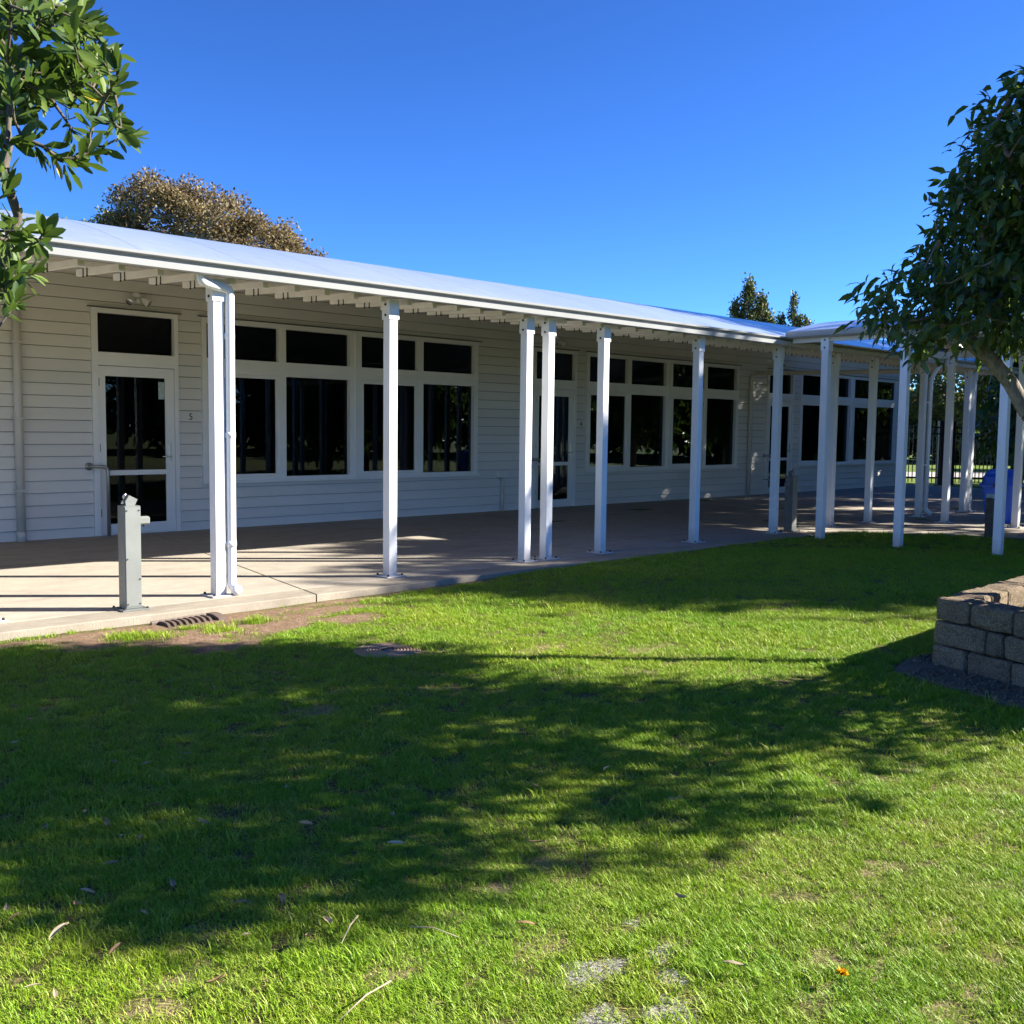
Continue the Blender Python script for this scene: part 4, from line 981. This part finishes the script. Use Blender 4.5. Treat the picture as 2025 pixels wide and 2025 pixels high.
def conifer(name, label, a, b, tops, mat='leaf_conifer'):
    base = fac(a, b); T = empty(name, (base.x, base.y, 0), label, 'tree', 'conifers above the far roof')
    P, bmT = [], bmesh.new()
    for (da, zt, rw, dens) in tops:
        c = fac(a + da, b); bm_tube(bmT, [(base.x, base.y, .0), (c.x, c.y, zt * .5), (c.x, c.y, zt - .1)], [.2, .12, .02], 6, False)
        zz = zt - 4.2
        while zz < zt:
            rr_ = rw * min(1, ((zt - zz) / 2.0) ** .7) * rng.uniform(.65, 1.1)
            for k_ in range(dens):
                an = rng.uniform(0, 6.283); q = np.array([c.x + rr_ * math.cos(an) * rng.uniform(.3, 1), c.y + rr_ * math.sin(an) * rng.uniform(.3, 1), zz + rng.uniform(-.1, .15)])
                bm_tube(bmT, [(c.x, c.y, zz - .15), tuple(q)], .015, 4, False)
                P.append(q + rng.normal(0, 1, (26, 3)) * np.array([.11, .11, .16]))
            zz += .17
    P = np.concatenate(P); d = rng.normal(0, .6, P.shape); d[:, 2] += .9
    obj('trunk', from_bm(bmT, 'trunk'), 'bark', T)
    c = obj('crown', leaves_mesh('crown', P, d, .15 * rng.uniform(.7, 1.3, len(P)), LEAF_Q), mat, T); c['kind'] = 'stuff'
conifer('conifer', 'dense upright conifer above the far roof', 11.4, 50, [(-.1, 8.6, .62, 5), (-.75, 7.6, .42, 4), (.55, 7.9, .55, 5), (.95, 7.0, .4, 4)])
conifer('conifer', 'thin open conifer right of the dense conifer above the far roof', 14.8, 55, [(0, 8.7, .26, 2), (-.65, 7.6, .3, 3), (.35, 7.6, .42, 3), (.75, 7.4, .3, 2), (.95, 6.9, .25, 2)])

# beyond the fence
HB = [(22.6, 53, 3.9, 2.6, 3.4, 'leaf_olive', 'dark olive tree beyond the fence, next to the building corner'), (25.4, 52, 3.7, 1.9, 3.5, 'leaf_hedge', 'bright green leafy tree beyond the fence'),
      (28.0, 53, 3.0, 1.7, 2.7, 'leaf_gold', 'golden-brown shrub beyond the fence'), (30.6, 54, 3.4, 2.0, 2.9, 'leaf_gold', 'larger golden-brown shrub beyond the fence right of the bright green tree'), (34.4, 55, 2.9, 2.6, 2.6, 'leaf_olive', 'dark olive shrub beyond the fence at the right edge')]
for (a, b, z_, r_, rz_, mt_, lb) in HB:
    p = fac(a, b)
    tree('shrub_tree', lb, 'tree', [(p.x, p.y, 0), (p.x, p.y, 1.2)], [((p.x, p.y, z_), (r_, r_, rz_)), ((p.x - .6, p.y - .6, 1.1), (r_ * .9, r_ * .9, 1.1))], 190, 60, LEAF_Q, .24, mt_, .35, 'bark', .15, .02, 'trees beyond the fence', .45)
for i, (a, b) in enumerate([(20, 56.5), (26, 57), (32, 58), (39, 58)]):
    p = fac(a, b)
    tree('hedge_tree', ['leftmost', 'second', 'third', 'rightmost'][i] + ' low dark tree in the back row beyond the fence', 'tree', [(p.x, p.y, 0), (p.x, p.y, 1)], [((p.x, p.y, 1.9), (3.8, 3.8, 2.3))], 220, 60, LEAF_Q, .35, 'leaf_olive', .5, 'bark', .15, .02, 'back row of trees beyond the fence', .4)

# ------------------------------------------------------------------ grass
def m_grass():
    t = NT('grass_blade'); p = t.pos()
    a = t.n('ShaderNodeAttribute', attribute_name='rnd').outputs['Fac']
    oi = t.n('ShaderNodeObjectInfo').outputs['Random']
    v_ = t.math('ADD', a, t.math('MULTIPLY', oi, 0.18))
    n1 = t.noise(1.1, p, 4); n2 = t.noise(5.0, p, 3)
    c = t.ramp(v_, [(0.0, (0.145, 0.27, 0.010)), (0.45, (0.25, 0.375, 0.018)), (0.78, (0.34, 0.435, 0.035)), (0.86, (0.46, 0.41, 0.12)), (1.0, (0.56, 0.49, 0.22))])
    c2 = t.ramp(n1, [(0.35, (0.78, 1.0, 0.7)), (0.65, (1.15, 1.1, 1.0))])
    c = t.mix(1.0, c, c2, 'MULTIPLY')
    c = t.mix(t.math('MULTIPLY', t.ramp(n2, [(0.5, (0, 0, 0)), (0.75, (1, 1, 1))]), 0.35), c, (0.34, 0.33, 0.09))
    t.set(Base_Color=c, Roughness=0.5, Specular_IOR_Level=0.35)
    tb = t.n('ShaderNodeBsdfTranslucent'); t.l(t.mix(0.5, c, (0.28, 0.42, 0.03)), tb.inputs['Color'])
    mx = t.n('ShaderNodeMixShader'); mx.inputs[0].default_value = 0.3
    t.l(t.b.outputs[0], mx.inputs[1]); t.l(tb.outputs[0], mx.inputs[2]); t.l(mx.outputs[0], t.out.inputs['Surface'])
    return t.m
M['grass'] = m_grass()
gcol = bpy.data.collections.new('grass_tufts')
def tuft(i, nb, rad_, h0, h1, wd, dry=False):
    V, F, A = [], [], []
    for k_ in range(nb):
        an = rng.uniform(0, 6.283); r_ = rad_ * math.sqrt(rng.random()); bx, by = r_ * math.cos(an), r_ * math.sin(an)
        hh = rng.uniform(h0, h1); la = rng.uniform(0, 6.283); lean = rng.uniform(.15, 1.15) * hh * (3 if dry else 1); wv = wd * rng.uniform(.7, 1.3)
        dx, dy = math.cos(la), math.sin(la); sx, sy = -dy * wv / 2, dx * wv / 2; base = len(V)
        for t_, w_ in ((0, 1), (.5, .85), (1, .12)):
            cx, cy, cz = bx + dx * lean * t_ ** 1.8, by + dy * lean * t_ ** 1.8, hh * (t_ - .25 * t_ * t_) - .006
            V += [(cx - sx * w_, cy - sy * w_, cz), (cx + sx * w_, cy + sy * w_, cz)]
        for s_ in (0, 2): F += [(base + s_, base + s_ + 1, base + s_ + 3), (base + s_, base + s_ + 3, base + s_ + 2)]
        A += [rng.uniform(.5, 1.0) if dry else rng.random() * .8] * 6
    me = mesh_np('tuft', np.array(V), np.array(F), np.array(A)); me.materials.append(M['grass'])
    o = bpy.data.objects.new('tuft%02d' % i, me); gcol.objects.link(o)
for i in range(6): tuft(i, 22, .042, .014, .040, .0030)
for i in range(8, 10): tuft(i, 16, .05, .006, .020, .0030, True)
for i in range(6, 8): tuft(i, 12, .03, .04, .070, .0036)
def vnoise(x, y, s, seed):
    r_ = np.random.default_rng(seed); G = r_.random((128, 128)); u = x * s + 40; v_ = y * s + 40
    i0 = np.floor(u).astype(int); j0 = np.floor(v_).astype(int); fu = u - i0; fv = v_ - j0; fu = fu * fu * (3 - 2 * fu); fv = fv * fv * (3 - 2 * fv)
    g_ = lambda i, j: G[i % 128, j % 128]
    return (g_(i0, j0) * (1 - fu) + g_(i0 + 1, j0) * fu) * (1 - fv) + (g_(i0, j0 + 1) * (1 - fu) + g_(i0 + 1, j0 + 1) * fu) * fv
PTS, SCL, VAR = [], [], []
for (b0_, b1_, dens, sc) in ((1.9, 3.6, 4200, .80), (3.6, 5.5, 2800, .9), (5.5, 8.5, 1600, 1.0), (8.5, 13, 800, 1.25), (13, 20, 200, 1.6)):
    am = .56 * b1_ + .5; n = int(dens * 2 * am * (b1_ - b0_))
    a = rng.uniform(-am, am, n); b = rng.uniform(b0_, b1_, n); ok = np.abs(a) < .56 * b + .45; a, b = a[ok], b[ok]
    x = a * SU + b * CU; y = -a * CU + b * SU
    ok = ((y < PV_Y - .015) & ~((x > 13.6) & (y > 7.06 - (x - 14.35) * 1.65)) & (x < 20)) & ~((y > 7.2) & (x > 3.36) & (x < 3.98))
    ok &= ((x - 4.19) ** 2 + (y - 5.55) ** 2 > (.205 + .03 * np.sin(7 * x + 9 * y)) ** 2)
    ok &= ~((y < 2.98 + .04 * np.sin(9 * x)) & (y > .8) & (x > 6.2 - (2.98 - y) * .34 + .04 * np.sin(11 * y)) & (x < 9))
    x, y = x[ok], y[ok]; wob = (vnoise(x, y, 6, 3) - .5) * .7 + (vnoise(x, y, 19, 4) - .5) * .5
    dirt = ell(x, y, DIRT) + wob * .9; strw = ell(x, y, STRAW) + wob * .8; pale = ell(x, y, PALE) + wob * .8
    pr = np.ones(len(x)) * (.95 + .2 * (vnoise(x, y, 2.2, 9) - .3)); pr[dirt > .06] = .02; pr[strw > .1] *= .5; pr[pale > .1] *= .28
    pr *= np.where(vnoise(x, y, 15, 12) < .27, .15, 1) * np.where(vnoise(x, y, 6, 33) < .2, .5, 1)
    pr *= np.where((y > PV_Y - .12) & (x < 7), .35, 1)
    kp = rng.random(len(x)) < pr; x, y = x[kp], y[kp]
    PTS.append(np.stack([x, y, lawn_z(x, y)], 1)); s_ = sc * rng.uniform(.7, 1.25, len(x)) * (.75 + .5 * vnoise(x, y, 1.3, 5)); SCL.append(s_)
    va = rng.integers(0, 6, len(x)); tall = rng.random(len(x)) < .03; va[tall] = rng.integers(6, 8, tall.sum())
    dr = rng.random(len(x)) < .08 + .4 * ((strw[kp] > .0) | (pale[kp] > .0)) + .25 * (vnoise(x, y, 9, 21) > .62); va[dr] = rng.integers(8, 10, dr.sum()); VAR.append(va)
for (cx, cy, r_) in ((3.15, 7.0, .16), (3.05, 7.08, .14), (3.69, 6.93, .13), (4.03, 7.03, .08)):     # weeds in the bare soil
    n = 55; x = cx + rng.normal(0, r_ * .5, n); y = cy + rng.normal(0, r_ * .5, n)
    PTS.append(np.stack([x, y, lawn_z(x, y)], 1)); SCL.append(rng.uniform(.7, 1.3, n)); VAR.append(rng.integers(4, 8, n))
n = 420; x = 6.05 - rng.random(n) * 0.5; y = rng.uniform(1.0, 3.1, n); x = x + (y - 2.9) * .33 + .1                   # longer grass at the planter footing
PTS.append(np.stack([x, y, lawn_z(x, y)], 1)); SCL.append(rng.uniform(.8, 1.4, n)); VAR.append(rng.integers(4, 8, n))
PTS = np.concatenate(PTS); SCL = np.concatenate(SCL); VAR = np.concatenate(VAR)
gm = bpy.data.meshes.new('grass'); gm.vertices.add(len(PTS)); gm.vertices.foreach_set('co', PTS.astype(np.float32).ravel())
for nm, ty, dat in (('scl', 'FLOAT', SCL.astype(np.float32)), ('var', 'INT', VAR.astype(np.int32)), ('rz', 'FLOAT', rng.uniform(0, 6.283, len(PTS)).astype(np.float32))):
    at = gm.attributes.new(nm, ty, 'POINT'); at.data.foreach_set('value', dat)
go = bpy.data.objects.new('grass', gm); COL.objects.link(go); gm.materials.append(M['grass'])
tag(go, 'short mown green grass covering the lawn', 'grass', None, 'stuff')
ng = bpy.data.node_groups.new('grass_nodes', 'GeometryNodeTree')
ng.interface.new_socket('Geometry', in_out='INPUT', socket_type='NodeSocketGeometry'); ng.interface.new_socket('Geometry', in_out='OUTPUT', socket_type='NodeSocketGeometry')
gi = ng.nodes.new('NodeGroupInput'); gout = ng.nodes.new('NodeGroupOutput')
ci = ng.nodes.new('GeometryNodeCollectionInfo'); ci.inputs['Collection'].default_value = gcol; ci.inputs['Separate Children'].default_value = True; ci.inputs['Reset Children'].default_value = True
ip = ng.nodes.new('GeometryNodeInstanceOnPoints'); ip.inputs['Pick Instance'].default_value = True
def named(nm, ty):
    x = ng.nodes.new('GeometryNodeInputNamedAttribute'); x.data_type = ty; x.inputs['Name'].default_value = nm; return x.outputs['Attribute']
cx = ng.nodes.new('ShaderNodeCombineXYZ'); ng.links.new(named('rz', 'FLOAT'), cx.inputs['Z'])
ng.links.new(gi.outputs[0], ip.inputs['Points']); ng.links.new(ci.outputs[0], ip.inputs['Instance']); ng.links.new(named('var', 'INT'), ip.inputs['Instance Index'])
ng.links.new(cx.outputs[0], ip.inputs['Rotation']); ng.links.new(named('scl', 'FLOAT'), ip.inputs['Scale']); ng.links.new(ip.outputs[0], gout.inputs[0])
md = go.modifiers.new('grass', 'NODES'); md.node_group = ng

# ------------------------------------------------------------------ fallen leaves, twigs, dandelion
FL = [(1.77, 5.51), (2.64, 5.56), (2.73, 5.23), (2.09, 4.26), (1.89, 4.23), (1.57, 4.9), (2.33, 4.92), (2.34, 3.06), (2.04, 3.2), (1.48, 3.52), (1.52, 3.47), (1.43, 3.03), (1.76, 3.46), (2.17, 2.82), (1.16, 3.09), (0.99, 3.22),
      (1.53, 2.76), (1.44, 2.58), (1.57, 2.45), (1.66, 2.49), (1.63, 2.7), (1.48, 3.86), (1.49, 3.69), (1.32, 3.81), (0.99, 3.13), (1.21, 3.15), (2.9, 5.05), (1.8, 4.36), (1.74, 5.24), (3.36, 2.86), (2.98, 2.92), (2.58, 1.88),
      (2.09, 2.08), (2.36, 1.53), (2.56, 2.51), (3.28, 2.43), (1.13, 2.75), (0.89, 2.7), (1.26, 2.42), (0.92, 2.63), (5.2, 5.4), (4.9, 4.6), (5.9, 6.1), (6.4, 6.6), (1.35, 3.3), (1.05, 2.95), (1.7, 3.75), (2.2, 3.6), (1.28, 2.9)]
me_fl = []
for k_ in range(4):
    bm = bmesh.new(); n = 6; L_, Rr = [], []
    cen_ = []
    for i in range(n + 1):
        t_ = i / n; wv = .17 * math.sin(math.pi * min(1, t_ * .96 + .02)) ** .8; zc = .10 * math.sin(t_ * 3.0 + k_) ; y_ = t_ - .5
        off = .08 * math.sin(t_ * math.pi) * (1 if k_ % 2 else -1)
        L_.append(bm.verts.new((off - wv, y_, zc + .05 + .03 * k_))); cen_.append(bm.verts.new((off, y_, zc))); Rr.append(bm.verts.new((off + wv, y_, zc + .07)))
    for i in range(n):
        bm.faces.new((L_[i], cen_[i], cen_[i + 1], L_[i + 1])); bm.faces.new((cen_[i], Rr[i], Rr[i + 1], cen_[i + 1]))
    me = from_bm(bm, 'fallen_leaf'); me_fl.append(me)
for i, (x, y) in enumerate(FL):
    me = me_fl[i % 4]
    if not me.materials: me.materials.append(M['leaf_dry' if i % 4 in (0, 2) else 'leaf_pale'])
    o = bpy.data.objects.new('fallen_leaf', me); COL.objects.link(o)
    o.location = (x, y, float(lawn_z(x, y)) + .042); o.scale = [random.uniform(.04, .07)] * 3
    o.rotation_euler = (random.uniform(-.25, .25), random.uniform(-.25, .25), random.uniform(0, 6.28))
    tag(o, 'small dry fallen leaf lying on the lawn grass', 'leaf', 'dry leaves scattered over the lawn')
def twig(p0, p1, r_, label):
    a_ = Vector((*p0, float(lawn_z(*p0)) + .04)); b_ = Vector((*p1, float(lawn_z(*p1)) + .032)); m_ = (a_ + b_) / 2 + Vector((.008, .01, .006))
    tag(tube('twig', [a_, m_, b_], [r_, r_ * .9, r_ * .5], 'twig_dry', None, 6), label, 'twig')
twig((1.745, 2.455), (1.624, 2.365), .003, 'short straight dry twig lying on the sunlit grass')
twig((1.60, 2.10), (1.40, 2.05), .0024, 'longer thin dry twig on the grass near the bottom edge')
twig((1.82, 2.30), (1.90, 2.17), .0018, 'thin dry stalk on the grass right of the short twig')
DN = empty('dandelion', (2.535, 1.303, float(lawn_z(2.535, 1.303))), 'single yellow dandelion flower in the grass at lower right', 'flower')
zc = float(lawn_z(2.535, 1.303))
tube('stem', [(2.535, 1.303, zc), (2.537, 1.303, zc + .045)], .002, 'leaf_hedge', DN, 6)
P = np.tile(np.array([[2.537, 1.303, zc + .046]]), (60, 1)); an = rng.uniform(0, 6.283, 60)
dd = np.stack([np.cos(an), np.sin(an), rng.uniform(.1, 1.2, 60)], 1)
obj('petals', leaves_mesh('petals', P, dd, .020 * rng.uniform(.7, 1.1, 60), LEAF_Q), 'petal', DN)

for o in bpy.data.objects:
    if '_wl' in o: del o['_wl']
